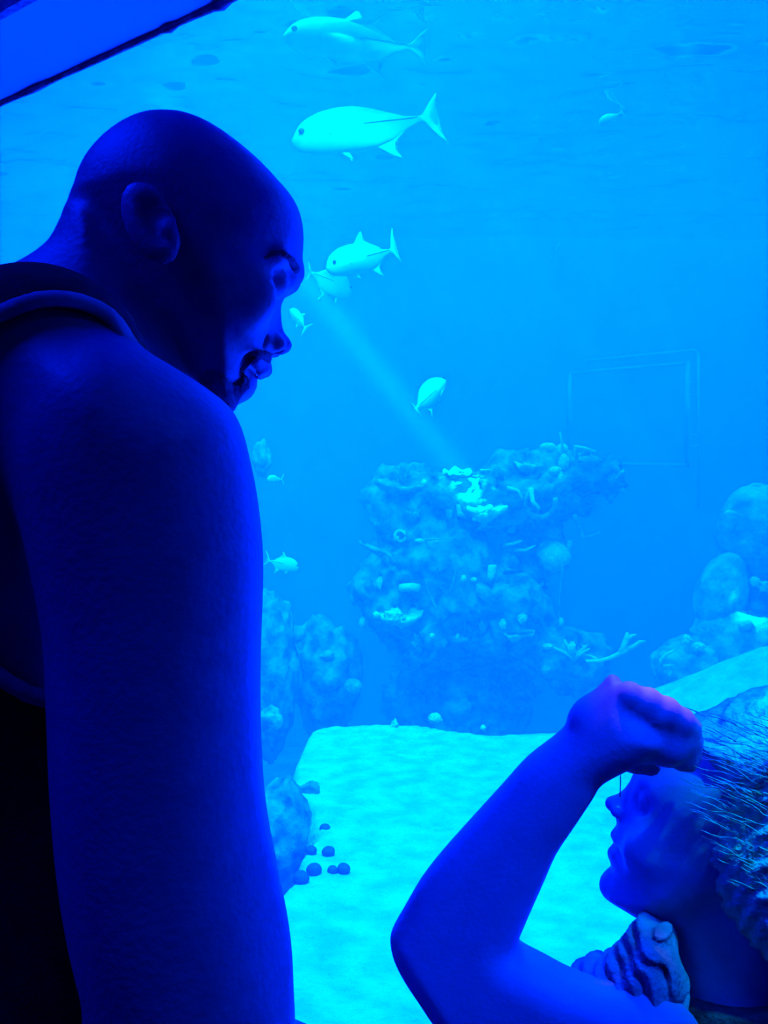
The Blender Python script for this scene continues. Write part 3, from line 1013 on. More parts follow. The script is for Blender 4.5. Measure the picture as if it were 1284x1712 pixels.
# boulder pile on the right
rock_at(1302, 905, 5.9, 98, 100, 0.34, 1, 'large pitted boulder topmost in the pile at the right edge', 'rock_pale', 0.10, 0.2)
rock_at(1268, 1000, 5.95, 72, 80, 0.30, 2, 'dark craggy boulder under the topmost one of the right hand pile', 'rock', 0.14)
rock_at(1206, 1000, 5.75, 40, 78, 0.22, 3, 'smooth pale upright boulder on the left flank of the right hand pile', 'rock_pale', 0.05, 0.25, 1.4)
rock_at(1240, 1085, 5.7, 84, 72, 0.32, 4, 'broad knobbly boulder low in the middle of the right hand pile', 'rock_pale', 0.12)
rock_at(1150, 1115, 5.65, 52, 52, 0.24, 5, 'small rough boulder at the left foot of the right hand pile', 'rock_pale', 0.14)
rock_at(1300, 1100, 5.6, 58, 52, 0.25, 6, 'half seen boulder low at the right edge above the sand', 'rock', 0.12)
# rocks on the left; the nearer two also stand in for reef shadow
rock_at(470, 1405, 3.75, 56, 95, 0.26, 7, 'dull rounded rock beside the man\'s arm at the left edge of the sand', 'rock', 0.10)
rock_at(515, 1350, 4.05, 26, 40, 0.12, 8, 'small dull rock, partly standing in for shadow, tucked against the left edge of the sand', 'rock', 0.12)
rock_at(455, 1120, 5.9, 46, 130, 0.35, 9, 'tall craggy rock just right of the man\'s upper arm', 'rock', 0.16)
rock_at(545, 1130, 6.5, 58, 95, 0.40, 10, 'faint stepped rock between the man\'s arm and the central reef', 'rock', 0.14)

# dark lumps put on the sand where round coral shadows fall
SHADOW_DOTS = [(549, 1426, 11, 'round dark lump standing in for a lone shadow dot on the sand by the left rocks'),
          (543, 1386, 9, 'small dark lump standing in for the farthest shadow dot at the sand edge'),
          (556, 1456, 9, 'dark lump standing in for the middle shadow dot of the touching pair'),
          (575, 1454, 11, 'dark lump standing in for the shadow dot farthest right on the sand'),
          (525, 1456, 13, 'wide dark lump standing in for the shadow dot left of the touching pair'),
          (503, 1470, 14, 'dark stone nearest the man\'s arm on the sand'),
          (520, 1424, 10, 'dark half buried lump standing in for a shadow dot at the sand edge below the left rocks')]
for i, (px, py, r, lb) in enumerate(SHADOW_DOTS):
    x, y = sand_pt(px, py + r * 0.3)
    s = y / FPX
    o = lumpy('shadow_dot', (x, y, 0.20 + r * s * 0.45), (r * s, r * s, r * s * 0.85), M['shadow_dot_dark'], 20 + i, 0.05, 1.5, 3)
    tag(o, lb, 'shadow_dot', 'shadow dots at the sand edge built as dark lumps')

# ------------------------------------------------------------------ the central reef
YR = 6.3
s = YR / FPX
ax = axis((-0.75, 2.0, 0.019))
ay = axis((5.4, 6.5, 0.021), (6.5, 7.5, 0.04))
az = axis((-0.75, 2.2, 0.019))
rf = Field(ax, ay, az)


def blob(px, py, Y, hw, hh, d, k=0.08, tilt=0.0):
    rf.ell(tuple(at(px, py, Y)), (hw * Y / FPX, d, hh * Y / FPX), k, 'add', tilt)


blob(765, 975, 6.45, 150, 120, 0.55)
blob(840, 830, 6.4, 150, 55, 0.55)
blob(930, 795, 6.35, 95, 40, 0.42)
blob(690, 840, 6.5, 62, 60, 0.40)
blob(660, 1010, 6.35, 55, 70, 0.38)
blob(850, 1010, 6.30, 70, 75, 0.42)
blob(930, 930, 6.35, 22, 26, 0.15)
blob(1000, 815, 6.35, 40, 22, 0.22)
blob(940, 1100, 6.15, 62, 34, 0.30)
blob(770, 1180, 6.75, 130, 110, 0.35)
blob(770, 1060, 6.40, 120, 30, 0.45)
gx, gy, gz = np.meshgrid(ax, ay, az, indexing='ij')


def lattice_noise(seed, freq):
    """Smooth value noise on the reef grid."""
    r = np.random.RandomState(seed)
    L = r.rand(40, 40, 40).astype(np.float32) * 2 - 1
    q = [(g * freq + 100.3) % 38 for g in (gx, gy, gz)]
    i = [a.astype(int) for a in q]
    f = [(a - b) for a, b in zip(q, i)]
    f = [a * a * (3 - 2 * a) for a in f]
    out = 0
    for a in (0, 1):
        for b in (0, 1):
            for c in (0, 1):
                out = out + L[i[0] + a, i[1] + b, i[2] + c] * (f[0] if a else 1 - f[0]) * (f[1] if b else 1 - f[1]) * (f[2] if c else 1 - f[2])
    return out


rf.F = (rf.F + 0.10 * lattice_noise(1, 3.1) + 0.065 * lattice_noise(2, 7.3) + 0.050 * lattice_noise(3, 13.1) + 0.030 * lattice_noise(4, 23.7)).astype(np.float32)
v, q = surface(rf.F, ax, ay, az)
v = lap_smooth(v, q, 1)
me = mesh_from('reef', v, q)
# keep the connected rock, drop the crumbs
bm = bmesh.new()
bm.from_mesh(me)
seen, best = set(), []
for v0 in bm.verts:
    if v0.index in seen:
        continue
    st, comp = [v0], []
    seen.add(v0.index)
    while st:
        a = st.pop()
        comp.append(a)
        for e in a.link_edges:
            b = e.other_vert(a)
            if b.index not in seen:
                seen.add(b.index)
                st.append(b)
    if len(comp) > len(best):
        best = comp
keep = set(best)
bmesh.ops.delete(bm, geom=[x for x in bm.verts if x not in keep], context='VERTS')
reef = from_bm('reef', bm, M['rock'])
tag(reef, 'big craggy reef rock standing in the middle of the aquarium', 'reef')
bm = bmesh.new()
bm.from_mesh(reef.data)
REEF = BVHTree.FromBMesh(bm)
bm.free()


def on_reef(px, py, Y=6.0):
    d = (at(px, py, 1.0) - CAM).normalized()
    h = REEF.ray_cast(CAM, d)
    if h[0] is not None:
        return h[0], h[1]
    h = REEF.find_nearest(at(px, py, Y))
    return h[0], h[1]


# ------------------------------------------------------------------ corals and sponges growing on it
CG = 'corals growing on the central reef'


def knob(px, py, rw, rh, label, mt='coral', amp=0.10, seed=None, name='coral_lump', cat='coral', pos=None):
    p, n = (pos, None) if pos is not None else on_reef(px, py)
    s = p.y / FPX
    o = lumpy(name, p - Vector((0, 0.3 * rw * s, 0)), (rw * s, rw * s * 0.9, rh * s), M[mt], seed or int(px + py), amp, 3.0, 4)
    return tag(o, label, cat, CG)


def branchy(px, py, hpx, label, n=9, mt='coral', seed=0, spread=0.9, name='branching_coral', r0=0.018):
    p, nn = on_reef(px, py)
    s = p.y / FPX
    rnd = random.Random(seed + px)
    bm = bmesh.new()
    H = hpx * s
    for i in range(n):
        a = 2 * PI * i / n + rnd.uniform(-0.3, 0.3)
        el = rnd.uniform(0.35, 1.35) if i else 1.5
        d = Vector((math.cos(a) * math.cos(el) * spread, math.sin(a) * math.cos(el) * spread, math.sin(el)))
        L = H * rnd.uniform(0.75, 1.1)
        b = Vector((rnd.uniform(-1, 1), rnd.uniform(-1, 1), 0.6)) * 0.18 * L
        tube(bm, [Vector((0, 0, -0.02)), d * L * 0.5 + b * 0.4, d * L + b], [r0, r0 * 0.8, r0 * 0.5], 7)
        e = (d + Vector((rnd.uniform(-1, 1), rnd.uniform(-1, 1), 0.4)) * 0.7).normalized()
        tube(bm, [d * L * 0.5 + b * 0.4, d * L * 0.5 + b * 0.4 + e * L * 0.42], [r0 * 0.75, r0 * 0.4], 6)
    o = from_bm(name, bm, M[mt])
    o.location = p
    return tag(o, label, 'coral', CG)


def plate(px, py, wpx, tpx, label, mt='coral', seed=0, tilt=0.0, name='plate_coral'):
    p, nn = on_reef(px, py)
    s = p.y / FPX
    R = wpx * s
    bm = bmesh.new()
    NR, NA = 8, 36
    top, bot = [], []
    for i in range(NR + 1):
        r = R * i / NR
        rt, rb = [], []
        for k in range(NA):
            a = 2 * PI * k / NA
            f = 1 + 0.18 * noise.noise(Vector((math.cos(a) * 1.6 + seed, math.sin(a) * 1.6, 0))) * i / NR
            z = 0.28 * R * (i / NR) ** 2 + 0.03 * noise.noise(Vector((a * 2, r * 9, seed)))
            rt.append(bm.verts.new((r * f * math.cos(a), r * f * 0.8 * math.sin(a), z + tpx * s * 0.5 * (1 - 0.6 * i / NR))))
            rb.append(bm.verts.new((r * f * 0.98 * math.cos(a), r * f * 0.78 * math.sin(a), z - tpx * s * (1 - 0.7 * i / NR))))
        top.append(rt)
        bot.append(rb)
    for i in range(NR):
        for k in range(NA):
            k2 = (k + 1) % NA
            bm.faces.new((top[i][k], top[i + 1][k], top[i + 1][k2], top[i][k2]))
            bm.faces.new((bot[i][k], bot[i][k2], bot[i + 1][k2], bot[i + 1][k]))
    for k in range(NA):
        k2 = (k + 1) % NA
        bm.faces.new((top[NR][k], bot[NR][k], bot[NR][k2], top[NR][k2]))
    bmesh.ops.remove_doubles(bm, verts=bm.verts, dist=1e-4)
    bmesh.ops.rotate(bm, verts=bm.verts, cent=(0, 0, 0), matrix=Matrix.Rotation(tilt, 3, 'Y') @ Matrix.Rotation(0.25, 3, 'X'))
    tube(bm, [(0, 0.12, -0.10), (0, 0.02, 0)], [0.03, 0.03], 8)
    o = from_bm(name, bm, M[mt])
    o.location = p
    return tag(o, label, 'coral', CG)


def rod(pts, rpx, label, mt='coral', name='coral_branch', cat='coral', forward=0.06, taper=0.5):
    """A stem through photo points, springing from the reef at its first one."""
    p0, n = on_reef(*pts[0])
    Y = p0.y - forward
    s = Y / FPX
    w = [p0] + [at(a, b, Y - 0.02 * i) for i, (a, b) in enumerate(pts)]
    o0 = p0.copy()
    bm = bmesh.new()
    k = len(w)
    tube(bm, [q - o0 for q in w], [rpx * s * (1 - (1 - taper) * i / (k - 1)) for i in range(k)], 8)
    o = from_bm(name, bm, M[mt])
    o.location = o0
    return tag(o, label, cat, CG)


def ring(px, py, rpx, tpx, label, mt='coral', a0=0.0, a1=2 * PI, name='ring_sponge', sy=1.0):
    p, n = on_reef(px, py)
    p = p - Vector((0, 0.03, 0))
    s = p.y / FPX
    N = 22
    pts = [Vector((math.cos(a0 + (a1 - a0) * k / (N - 1)) * rpx * s, -0.02 * math.sin(k * 0.7),
                   math.sin(a0 + (a1 - a0) * k / (N - 1)) * rpx * s * sy)) for k in range(N)]
    bm = bmesh.new()
    tube(bm, pts, [tpx * s * (1 + 0.35 * noise.noise(Vector((k * 0.6, px, 0)))) for k in range(N)], 8)
    o = from_bm(name, bm, M[mt])
    o.location = p
    return tag(o, label, 'sponge', CG)


def tube_sponge(px, py, rpx, hpx, label, mt='coral', lean=0.0):
    p, n = on_reef(px, py)
    s = p.y / FPX
    r, H = rpx * s, hpx * s
    bm = bmesh.new()
    prof = [(0.75, -0.05), (0.85, 0.2), (1.0, 0.6), (1.05, 0.92), (0.95, 1.0), (0.7, 0.97), (0.6, 0.7), (0.0, 0.6)]
    rings = []
    for rr, hh in prof:
        rings.append([bm.verts.new((math.cos(2 * PI * k / 14) * max(rr, 0.02) * r + lean * hh * H, math.sin(2 * PI * k / 14) * max(rr, 0.02) * r - 0.03, hh * H)) for k in range(14)])
    for i in range(len(rings) - 1):
        for k in range(14):
            bm.faces.new((rings[i][k], rings[i][(k + 1) % 14], rings[i + 1][(k + 1) % 14], rings[i + 1][k]))
    bm.faces.new(rings[0][::-1])
    bm.faces.new(rings[-1])
    o = from_bm('tube_sponge', bm, M[mt])
    o.location = p
    return tag(o, label, 'sponge', CG)


# top of the reef, right
knob(952, 733, 10, 10, 'round pale ball standing highest on top of the reef', amp=0.04, name='ball_sponge', cat='sponge')
rod([(941, 752), (939, 738), (936, 722)], 3.0, 'short upright stalk beside the highest ball sponge', name='stalk_coral')
knob(915, 750, 15, 10, 'bright domed coral head left of the highest ball', amp=0.08, name='dome_coral')
rod([(962, 746), (978, 749), (996, 755)], 3.5, 'thin bright finger of coral pointing right from the reef top')
rod([(968, 771), (988, 771), (1006, 769)], 3.2, 'faint flat coral finger on the upper right shelf', mt='coral_dull')
plate(886, 782, 26, 7, 'pale plate coral on the reef top left of the domed head', seed=2)
knob(942, 773, 9, 14, 'upright pale lump below the domed coral head')
knob(928, 787, 11, 7, 'bright flat lump in the middle of the upper shelf')
knob(937, 799, 5, 9, 'small bright spur hanging under the flat lump', amp=0.15)
knob(882, 758, 4, 9, 'tiny finger sponge on the reef top', mt='coral_dull', name='finger_sponge', cat='sponge')
branchy(1022, 800, 24, 'bright bushy coral on the tip of the right shelf', 11, seed=3)
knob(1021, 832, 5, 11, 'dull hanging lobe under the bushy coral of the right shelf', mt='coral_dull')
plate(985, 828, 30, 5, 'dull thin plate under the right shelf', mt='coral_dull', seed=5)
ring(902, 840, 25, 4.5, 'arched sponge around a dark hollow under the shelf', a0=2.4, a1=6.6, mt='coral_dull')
rod([(888, 820), (890, 838), (902, 851)], 6, 'bright thick finger hanging left of the dark hollow')
rod([(850, 816), (866, 820), (874, 834)], 4, 'curved pale branch left of the arched sponge')
# top of the reef, middle and left
plate(812, 856, 34, 16, 'large bright lobed coral in the light beam', seed=7, name='lobed_coral')
knob(808, 858, 20, 14, 'bright boss growing out of the large lobed coral', amp=0.22)
tube_sponge(770, 862, 8, 20, 'pale tube sponge left of the large lobed coral')
tube_sponge(751, 866, 6, 15, 'duller tube sponge farthest left by the lobed coral', 'coral_dull')
rod([(800, 884), (815, 881), (832, 880)], 3.5, 'bright horizontal finger under the large lobed coral')
plate(768, 786, 26, 8, 'faint broad plate on the top ledge left of where the light beam lands', mt='coral_dull', seed=9)
rod([(805, 786), (822, 786), (838, 785)], 2.6, 'thin pale finger on the top ledge right of the beam')
plate(672, 818, 44, 10, 'broad dull plate coral sticking out on the reef\'s upper left', mt='coral_dull', seed=11)
branchy(665, 765, 26, 'dull fan of coral above the broad left plate', 8, 'coral_dull', 5)
knob(704, 762, 5, 6, 'tiny pale knob on the reef\'s upper left crest')
branchy(690, 868, 20, 'dull tufted coral below the broad left plate', 9, 'coral_dull', 8)
# middle band
ring(669, 896, 9, 2.6, 'small bright ring sponge on the reef\'s left flank')
knob(663, 900, 5, 5, 'bright bead at the foot of the ring sponge')
knob(701, 904, 7, 4, 'bright flat bead right of the ring sponge')
knob(728, 905, 5, 4, 'second bright bead right of the ring sponge')
rod([(712, 903), (735, 901), (762, 899)], 2.0, 'thin pale finger running along the row of beads', mt='coral_dull')
rod([(842, 912), (858, 909), (872, 904)], 4, 'upper pale finger on the right of the reef front')
rod([(862, 920), (878, 920), (895, 912)], 4, 'lower bright finger on the right of the reef front')
knob(924, 930, 27, 26, 'large round pale sponge on the reef\'s right flank', amp=0.07, name='ball_sponge', cat='sponge')
branchy(948, 922, 20, 'bright crinkled coral on the right of the large round sponge', 8, seed=12)
rod([(975, 899), (988, 896), (1003, 890)], 4, 'pale twig sticking out right of the reef\'s waist', mt='coral_dull', forward=0.0)
rod([(602, 906), (622, 916), (648, 925), (660, 940)], 5, 'dull tapering branch sticking out left of the reef\'s waist', mt='coral_dull')
tube_sponge(819, 968, 7, 24, 'bright stubby tube sponge in the middle of the reef front', lean=0.15)
knob(775, 967, 5, 6, 'left one of two small beads beside the stubby tube sponge')
knob(792, 969, 6, 4, 'right one of two small beads beside the stubby tube sponge')
plate(822, 990, 28, 30, 'dull swollen coral under the stubby tube sponge', mt='coral_dull', seed=14, name='lobed_coral')
knob(904, 974, 5, 6, 'left half of the paired knobs on the reef\'s right edge')
knob(913, 970, 4, 7, 'right half of the paired knobs on the reef\'s right edge')
rod([(672, 983), (690, 981), (702, 983)], 7.5, 'bright thick lobe lying on the reef\'s lower left', taper=0.9, name='finger_sponge', cat='sponge')
knob(636, 976, 7, 12, 'pale upright lobe on the reef\'s far left edge', amp=0.15)
rod([(740, 1040), (728, 1012), (716, 990), (711, 968)], 2.4, 'long thin sea whip rising on the reef front', mt='coral_dull', name='sea_whip')
rod([(738, 1030), (726, 1012), (722, 1000)], 2.0, 'short thin sea whip beside the long one', mt='coral_dull', name='sea_whip')
rod([(752, 990), (758, 972), (764, 945)], 2.2, 'thin sea whip leaning right on the reef front', mt='coral_dull', name='sea_whip')
rod([(776, 1055), (777, 1035), (776, 1022)], 3, 'upright dull finger on the lower reef ledge', mt='coral_dull')
branchy(700, 1015, 20, 'dull forked coral left of the sea whips', 6, 'coral_dull', 15)
rod([(932, 1052), (935, 1010), (938, 970), (942, 930)], 1.6, 'thin long whip standing under the large round sponge', mt='coral_dull', name='sea_whip', forward=0.02)
# lower band
plate(672, 1036, 38, 12, 'pale rough plate low on the reef\'s left', seed=17)
knob(660, 1030, 16, 12, 'rough pale mound on the low left plate', amp=0.25)
knob(608, 1040, 8, 9, 'small pale knob at the reef\'s lowest left corner')
knob(630, 1028, 7, 6, 'small pale knob above the low left plate')
knob(722, 1063, 5, 5, 'tiny bright bead on the reef\'s lower edge, left one')
knob(765, 1064, 4, 5, 'tiny bright bead on the reef\'s lower edge, right one')
knob(841, 1043, 7, 9, 'bright egg shaped knob on the lower ledge')
knob(873, 1033, 8, 8, 'bright blocky knob on the lower right ledge', amp=0.18)
branchy(808, 1050, 18, 'pale spiky coral left of the egg shaped knob', 8, seed=19)
plate(862, 1062, 30, 9, 'pale crumbling plate on the lower right ledge', seed=21)
knob(936, 1040, 6, 8, 'pale knob at the foot of the long whip')
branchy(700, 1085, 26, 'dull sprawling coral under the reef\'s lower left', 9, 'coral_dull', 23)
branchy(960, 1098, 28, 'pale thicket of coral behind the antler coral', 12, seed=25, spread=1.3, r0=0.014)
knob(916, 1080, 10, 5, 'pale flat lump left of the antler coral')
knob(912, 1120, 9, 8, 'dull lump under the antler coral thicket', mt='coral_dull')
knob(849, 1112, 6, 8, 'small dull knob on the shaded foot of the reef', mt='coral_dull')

# antler coral: forked branch on the lower right ledge
p0, n0 = on_reef(978, 1104)
Ya = p0.y - 0.12
bm = bmesh.new()


def A(px, py, dy=0.0):
    return at(px, py, Ya + dy) - p0


s = Ya / FPX
tube(bm, [Vector((0, 0, 0)), A(984, 1106), A(1003, 1105), A(1020, 1100), A(1036, 1093), A(1047, 1086)], [3 * s, 3 * s, 3.4 * s, 3.6 * s, 4.2 * s, 4.6 * s], 9)
tube(bm, [A(1036, 1093), A(1043, 1080), A(1048, 1066), A(1049, 1057)], [4 * s, 5 * s, 4.6 * s, 2.2 * s], 9)
tube(bm, [A(1046, 1071), A(1056, 1063), A(1064, 1061)], [3.6 * s, 3 * s, 1.6 * s], 8)
tube(bm, [A(1046, 1087), A(1060, 1080), A(1070, 1073), A(1079, 1072)], [4.2 * s, 3.6 * s, 3 * s, 1.6 * s], 9)
tube(bm, [A(1003, 1105), A(990, 1098, 0.05), A(974, 1094, 0.08)], [3 * s, 2.6 * s, 1.8 * s], 8)
o = from_bm('antler_coral', bm, M['coral'])
o.location = p0
tag(o, 'bright forked antler coral reaching right from the reef\'s foot', 'coral', CG)

# loose pieces on the bottom and on the side rocks
def loose(px, py, Y, rw, rh, label, mt='coral', amp=0.12, name='coral_mound'):
    return tag(lumpy(name, at(px, py, Y), (rw * Y / FPX, rw * Y / FPX, rh * Y / FPX), M[mt], int(px), amp, 3, 4), label, 'coral')


loose(590, 1149, 6.05, 15, 15, 'pale round coral head in front of the faint stepped rock', 'coral_dull', 0.08)
loose(728, 1201, 5.6, 11, 9, 'pale blunt coral piece just behind the sand edge')
loose(660, 1212, 5.2, 6, 8, 'small spiky pale piece standing on the back edge of the sand', amp=0.3)
loose(808, 1217, 5.3, 5, 5, 'tiny pale pebble of coral at the back edge of the sand')
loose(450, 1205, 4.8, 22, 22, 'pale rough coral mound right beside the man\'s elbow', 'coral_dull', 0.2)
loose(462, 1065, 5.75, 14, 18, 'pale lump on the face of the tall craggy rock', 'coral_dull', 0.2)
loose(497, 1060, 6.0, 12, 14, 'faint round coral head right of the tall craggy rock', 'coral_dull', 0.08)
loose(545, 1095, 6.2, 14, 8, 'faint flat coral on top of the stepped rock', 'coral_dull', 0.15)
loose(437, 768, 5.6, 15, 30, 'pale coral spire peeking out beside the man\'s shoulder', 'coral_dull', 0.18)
loose(1245, 1043, 5.45, 12, 11, 'smooth pale ball on the broad knobbly boulder', amp=0.04)
loose(1262, 972, 5.6, 8, 8, 'small pale lump on the face of the dark craggy boulder', amp=0.1)
loose(1278, 980, 5.6, 12, 9, 'pale crusty patch at the right edge of the boulder pile', amp=0.25)
loose(1148, 1070, 5.45, 8, 9, 'bright knob on top of the small rough boulder', amp=0.15)
loose(1168, 1080, 5.45, 11, 6, 'bright flat crust beside the knob on the small rough boulder', amp=0.2)
bm = bmesh.new()
s = 5.35 / FPX
c0 = at(1115, 1105, 5.35)
tube(bm, [at(a, b, 5.35) - c0 for a, b in [(1128, 1087), (1114, 1094), (1104, 1104), (1105, 1114), (1116, 1113), (1124, 1112), (1122, 1124), (1118, 1130)]],
     [2 * s, 3 * s, 3 * s, 2.6 * s, 2.4 * s, 2.6 * s, 2.6 * s, 2.4 * s], 8)
o = from_bm('curled_coral', bm, M['coral'])
o.location = c0
tag(o, 'curled pale coral on the left face of the small rough boulder', 'coral')

# far pipe frame of bars, added in place of a faint rectangular reflection
YF = 7.7
fr = empty('reflected_frame', at(1060, 850, YF))


def bar(name, pts, rpx):
    bm = bmesh.new()
    tube(bm, [at(a, b, YF) - fr.location for a, b in pts], rpx * YF / FPX, 8)
    return from_bm(name, bm, M['reflected'], fr)


bar('inner_rail', [(948, 625), (1150, 607)], 3.5)
bar('inner_rail', [(952, 775), (1150, 778)], 3.5)
bar('inner_post', [(952, 622), (952, 775)], 3.5)
bar('inner_post', [(1149, 604), (1149, 781)], 4)
bar('outer_rail', [(980, 603), (1160, 585), (1167, 592)], 2.2)
bar('outer_post', [(1167, 590), (1168, 850)], 2.2)
for yy in (640, 660, 728, 745):
    bar('rung', [(1149, yy), (1168, yy)], 1.8)
tag(fr, 'faint pale pipe frame, put in as bars far behind the reef', 'frame')

# ------------------------------------------------------------------ fish
def prof(tab, t):
    for (a, va), (b, vb) in zip(tab, tab[1:]):
        if t <= b:
            k = (t - a) / (b - a)
            return va + (vb - va) * k
    return tab[-1][1]


JACK_TOP = [(0, 0.012), (0.03, 0.055), (0.08, 0.115), (0.15, 0.155), (0.25, 0.185), (0.38, 0.195), (0.5, 0.185), (0.62, 0.150), (0.75, 0.095), (0.88, 0.040), (1, 0.018)]
JACK_BOT = [(0, 0.020), (0.03, 0.075), (0.08, 0.105), (0.15, 0.125), (0.25, 0.145), (0.38, 0.155), (0.5, 0.160), (0.62, 0.158), (0.75, 0.130), (0.88, 0.060), (1, 0.018)]
JACK_W = [(0, 0.014), (0.04, 0.045), (0.12, 0.075), (0.3, 0.098), (0.5, 0.090), (0.7, 0.055), (0.88, 0.020), (1, 0.012)]


def fin_mesh(pts, thick):
    """A solid fin from an outline in the x-z plane."""
    bm = bmesh.new()
    P_ = spline(pts, 4)
    c = Vector((sum(p[0] for p in P_) / len(P_), 0, sum(p[1] for p in P_) / len(P_)))
    rim = [bm.verts.new((p[0], 0, p[1])) for p in P_]
    a = [bm.verts.new((c.x + (p[0] - c.x) * 0.8, thick, c.z + (p[1] - c.z) * 0.8)) for p in P_]
    b = [bm.verts.new((c.x + (p[0] - c.x) * 0.8, -thick, c.z + (p[1] - c.z) * 0.8)) for p in P_]
    n = len(P_)
    for i in range(n):
        j = (i + 1) % n
        bm.faces.new((rim[i], rim[j], a[j], a[i]))
        bm.faces.new((rim[j], rim[i], b[i], b[j]))
    bm.faces.new(a)
    bm.faces.new(b[::-1])
    bmesh.ops.triangulate(bm, faces=[f for f in bm.faces if len(f.verts) > 4])
    return bm


def make_fish(label, head, peduncle, up=(0, 0, 1), deep=1.0, fat=1.0, tail_up=0.21, tail_dn=0.21, tail_back=0.17, dorsal=True, group='jacks swimming in the open water',
              mt='fish', simple=False, name='jack_fish', bend=0.0):
    head, ped = Vector(head), Vector(peduncle)
    L = (head - ped).length
    X = (head - ped).normalized()
    Y = Vector(up).cross(X).normalized()
    Z = X.cross(Y)
    NS, NR = (40, 24) if not simple else (20, 12)
    bm = bmesh.new()
    rings = []
    for i in range(NS + 1):
        t = i / NS
        t = t * t * (3 - 2 * t) * 0.35 + t * 0.65
        top, bot, wd = prof(JACK_TOP, t) * deep, prof(JACK_BOT, t) * deep, prof(JACK_W, t) * fat
        ring = []
        for k in range(NR):
            a = 2 * PI * k / NR
            sz = math.sin(a)
            cx = math.copysign(abs(math.cos(a)) ** 0.9, math.cos(a))
            h = top if sz > 0 else bot
            y = wd * cx * (1 - 0.25 * abs(sz))
            z = h * sz
            if 0.02 < t < 0.14 and -0.35 < sz < -0.12:          # mouth cleft
                y *= 0.93
            if 0.24 < t < 0.265 and sz < 0.6:                     # gill cover edge
                y *= 0.95
            ring.append(bm.verts.new((1 - t, y + bend * (t - 0.3) ** 2, z)))
        rings.append(ring)
    for i in range(NS):
        for k in range(NR):
            bm.faces.new((rings[i][k], rings[i][(k + 1) % NR], rings[i + 1][(k + 1) % NR], rings[i + 1][k]))
    bm.faces.new(rings[0][::-1])
    bm.faces.new(rings[-1])
    for v in bm.verts:
        v.co *= L
    body = from_bm(name, bm, M[mt])
    body.matrix_world = Matrix(((X.x, Y.x, Z.x, ped.x), (X.y, Y.y, Z.y, ped.y), (X.z, Y.z, Z.z, ped.z), (0, 0, 0, 1)))
    tag(body, label, 'fish', group)

    def fin(nm, pts, thick=0.006, off=(0, 0, 0), rot=None):
        b = fin_mesh(pts, thick)
        if rot:
            bmesh.ops.rotate(b, verts=b.verts, cent=(0, 0, 0), matrix=rot)
        for v in b.verts:
            v.co = (v.co + Vector(off)) * L
        return from_bm(nm, b, M['fin'], body)

    yb = bend * 0.49
    fin('tail_fin', [(0.03, 0.018), (-0.02, 0.03), (-tail_back * 0.55, tail_up * 0.62), (-tail_back, tail_up), (-tail_back * 0.80, tail_up * 0.55), (-0.070, 0.0),
                     (-tail_back * 0.80, -tail_dn * 0.55), (-tail_back * 1.05, -tail_dn), (-tail_back * 0.6, -tail_dn * 0.66), (-0.02, -0.03), (0.03, -0.018)], 0.008, (0, yb, 0))
    if simple:
        return body
    if dorsal:
        fin('dorsal_fin', [(0.55, 0.17 * deep), (0.50, 0.20 * deep), (0.42, 0.25 * deep + 0.02), (0.36, 0.30 * deep), (0.38, 0.22 * deep), (0.30, 0.155 * deep), (0.15, 0.07 * deep),
                           (0.15, 0.045 * deep), (0.35, 0.12 * deep)])
    fin('anal_fin', [(0.42, -0.14 * deep), (0.36, -0.17 * deep), (0.27, -0.24 * deep), (0.20, -0.275 * deep), (0.24, -0.20 * deep), (0.22, -0.14 * deep), (0.13, -0.065 * deep), (0.15, -0.04 * deep), (0.3, -0.10 * deep)])
    for s in (-1, 1):
        fin('pelvic_fin', [(0.70, -0.13 * deep), (0.66, -0.15 * deep), (0.60, -0.21 * deep), (0.575, -0.225 * deep), (0.585, -0.18 * deep), (0.62, -0.13 * deep)], 0.005,
            (0, s * 0.03 * fat, 0), Matrix.Rotation(-s * 0.25, 3, 'X'))
        fin('pectoral_fin', [(0.02, 0.02), (-0.04, 0.02), (-0.14, -0.03), (-0.22, -0.085), (-0.15, -0.075), (-0.05, -0.04), (0.01, -0.01)], 0.004,
            (0.70, s * 0.088 * fat, -0.02), Matrix.Rotation(s * 0.22, 3, 'Z'))
        b = bmesh.new()
        bmesh.ops.create_uvsphere(b, u_segments=14, v_segments=8, radius=0.024 * L)
        for v in b.verts:
            v.co.y *= 0.5
            v.co += Vector((0.915, s * 0.060 * fat, 0.045 * deep)) * L
        from_bm('eye', b, M['fish_eye'], body)
    b = bmesh.new()
    for s in (-1, 1):
        pts = []
        for k in range(9):
            t = 0.55 + 0.43 * k / 8
            y = prof(JACK_W, t) * fat * 0.985 + 0.001
            pts.append(Vector(((1 - t), s * y + bend * (t - 0.3) ** 2, 0.010)) * L)
        b2 = bmesh.new()
        tube(b2, pts, [0.003 * L] + [0.0055 * L] * 7 + [0.004 * L], 6)
        from_bm('scute_line', b2, M['scute'], body)
    b.free()
    return body


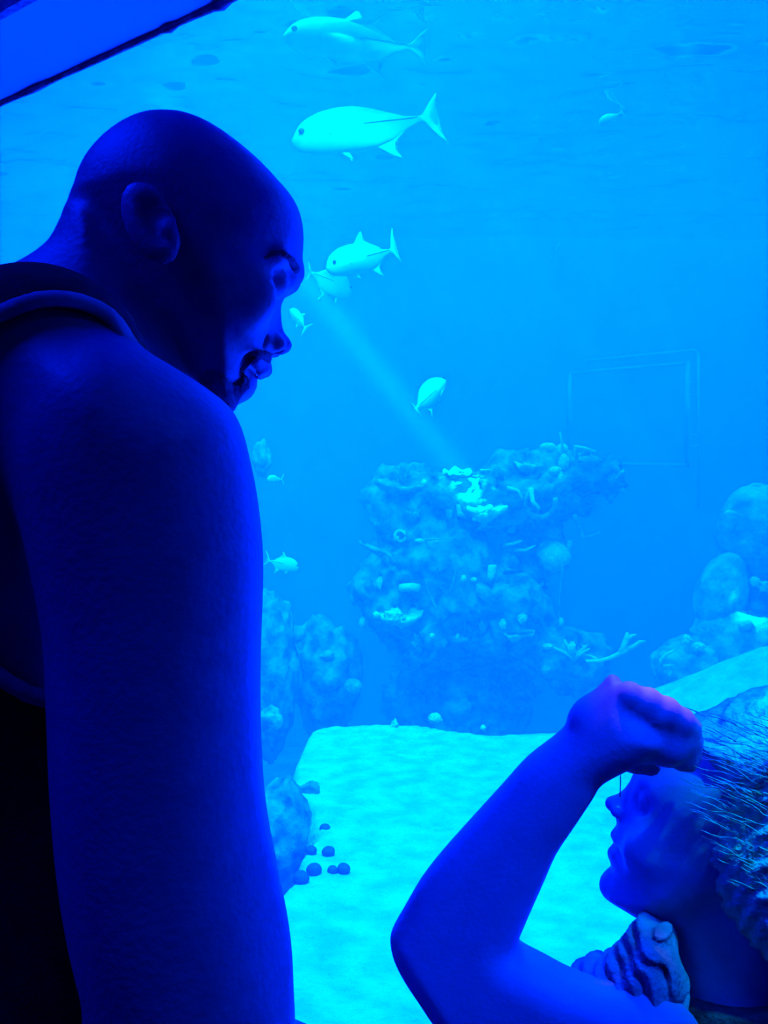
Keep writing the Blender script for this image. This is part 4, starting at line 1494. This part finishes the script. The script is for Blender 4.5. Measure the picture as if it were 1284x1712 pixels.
make_fish('large silver jack just under the water surface, topmost fish', at(473, 62, 4.50), at(682, 80, 4.62), deep=0.95, tail_up=0.16, tail_dn=0.14, tail_back=0.16, bend=0.05)
make_fish('large silver jack in full side view below the topmost fish', at(488, 238, 4.40), at(703, 198, 4.45), deep=1.0, tail_up=0.17, tail_dn=0.22, tail_back=0.16, dorsal=False)
make_fish('jack turned towards the glass with upswept forked tail', at(546, 449, 4.35), at(652, 419, 4.62), deep=0.95, fat=1.0, tail_up=0.24, tail_dn=0.17, tail_back=0.13)
make_fish('jack swimming away, partly behind the one with the upswept tail', at(586, 490, 5.10), at(522, 457, 4.85), deep=1.5, fat=1.2, tail_up=0.17, tail_dn=0.17, tail_back=0.12, dorsal=False)
make_fish('small jack diving away just in front of the man\'s nose', at(486, 517, 5.3), at(509, 546, 5.15), up=(0.6, 0, 0.8), deep=0.75, fat=1.2, tail_up=0.22, tail_dn=0.22, tail_back=0.18)
make_fish('plump fish seen from behind above the light beam\'s lower end', at(737, 640, 5.10), at(697, 682, 4.80), up=(-0.5, 0, 0.85), deep=0.92, fat=2.2, tail_up=0.14, tail_dn=0.14, tail_back=0.06,
          dorsal=False, name='plump_fish', group='jacks swimming in the open water')
make_fish('pale angular fish swimming right beside the man\'s arm', at(499, 949, 5.3), at(452, 938, 5.2), deep=1.25, fat=1.0, tail_up=0.30, tail_dn=0.20, tail_back=0.22, group='small reef fish')
make_fish('tiny pale fish beside the man\'s shoulder above the angular fish', at(447, 801, 5.4), at(470, 801, 5.5), deep=1.1, tail_up=0.28, tail_dn=0.28, tail_back=0.22, simple=True, group='small reef fish', name='reef_fish')
make_fish('small pale fish swimming left in front of the topmost right boulder', at(1212, 858, 5.3), at(1238, 861, 5.35), deep=0.9, tail_up=0.12, tail_dn=0.12, tail_back=0.30, simple=True, group='small reef fish', name='reef_fish')
make_fish('small slanting fish near the water surface on the right', at(1001, 207, 5.5), at(1036, 190, 5.6), deep=0.8, tail_up=0.13, tail_dn=0.13, tail_back=0.2, simple=True, group='small reef fish', name='reef_fish')
make_fish('needle thin fish slanting upwards in the open blue water', at(936, 407, 4.6), at(922, 428, 4.7), deep=0.18, fat=0.4, tail_up=0.06, tail_dn=0.06, tail_back=0.2, simple=True, group='small reef fish', name='needle_fish')
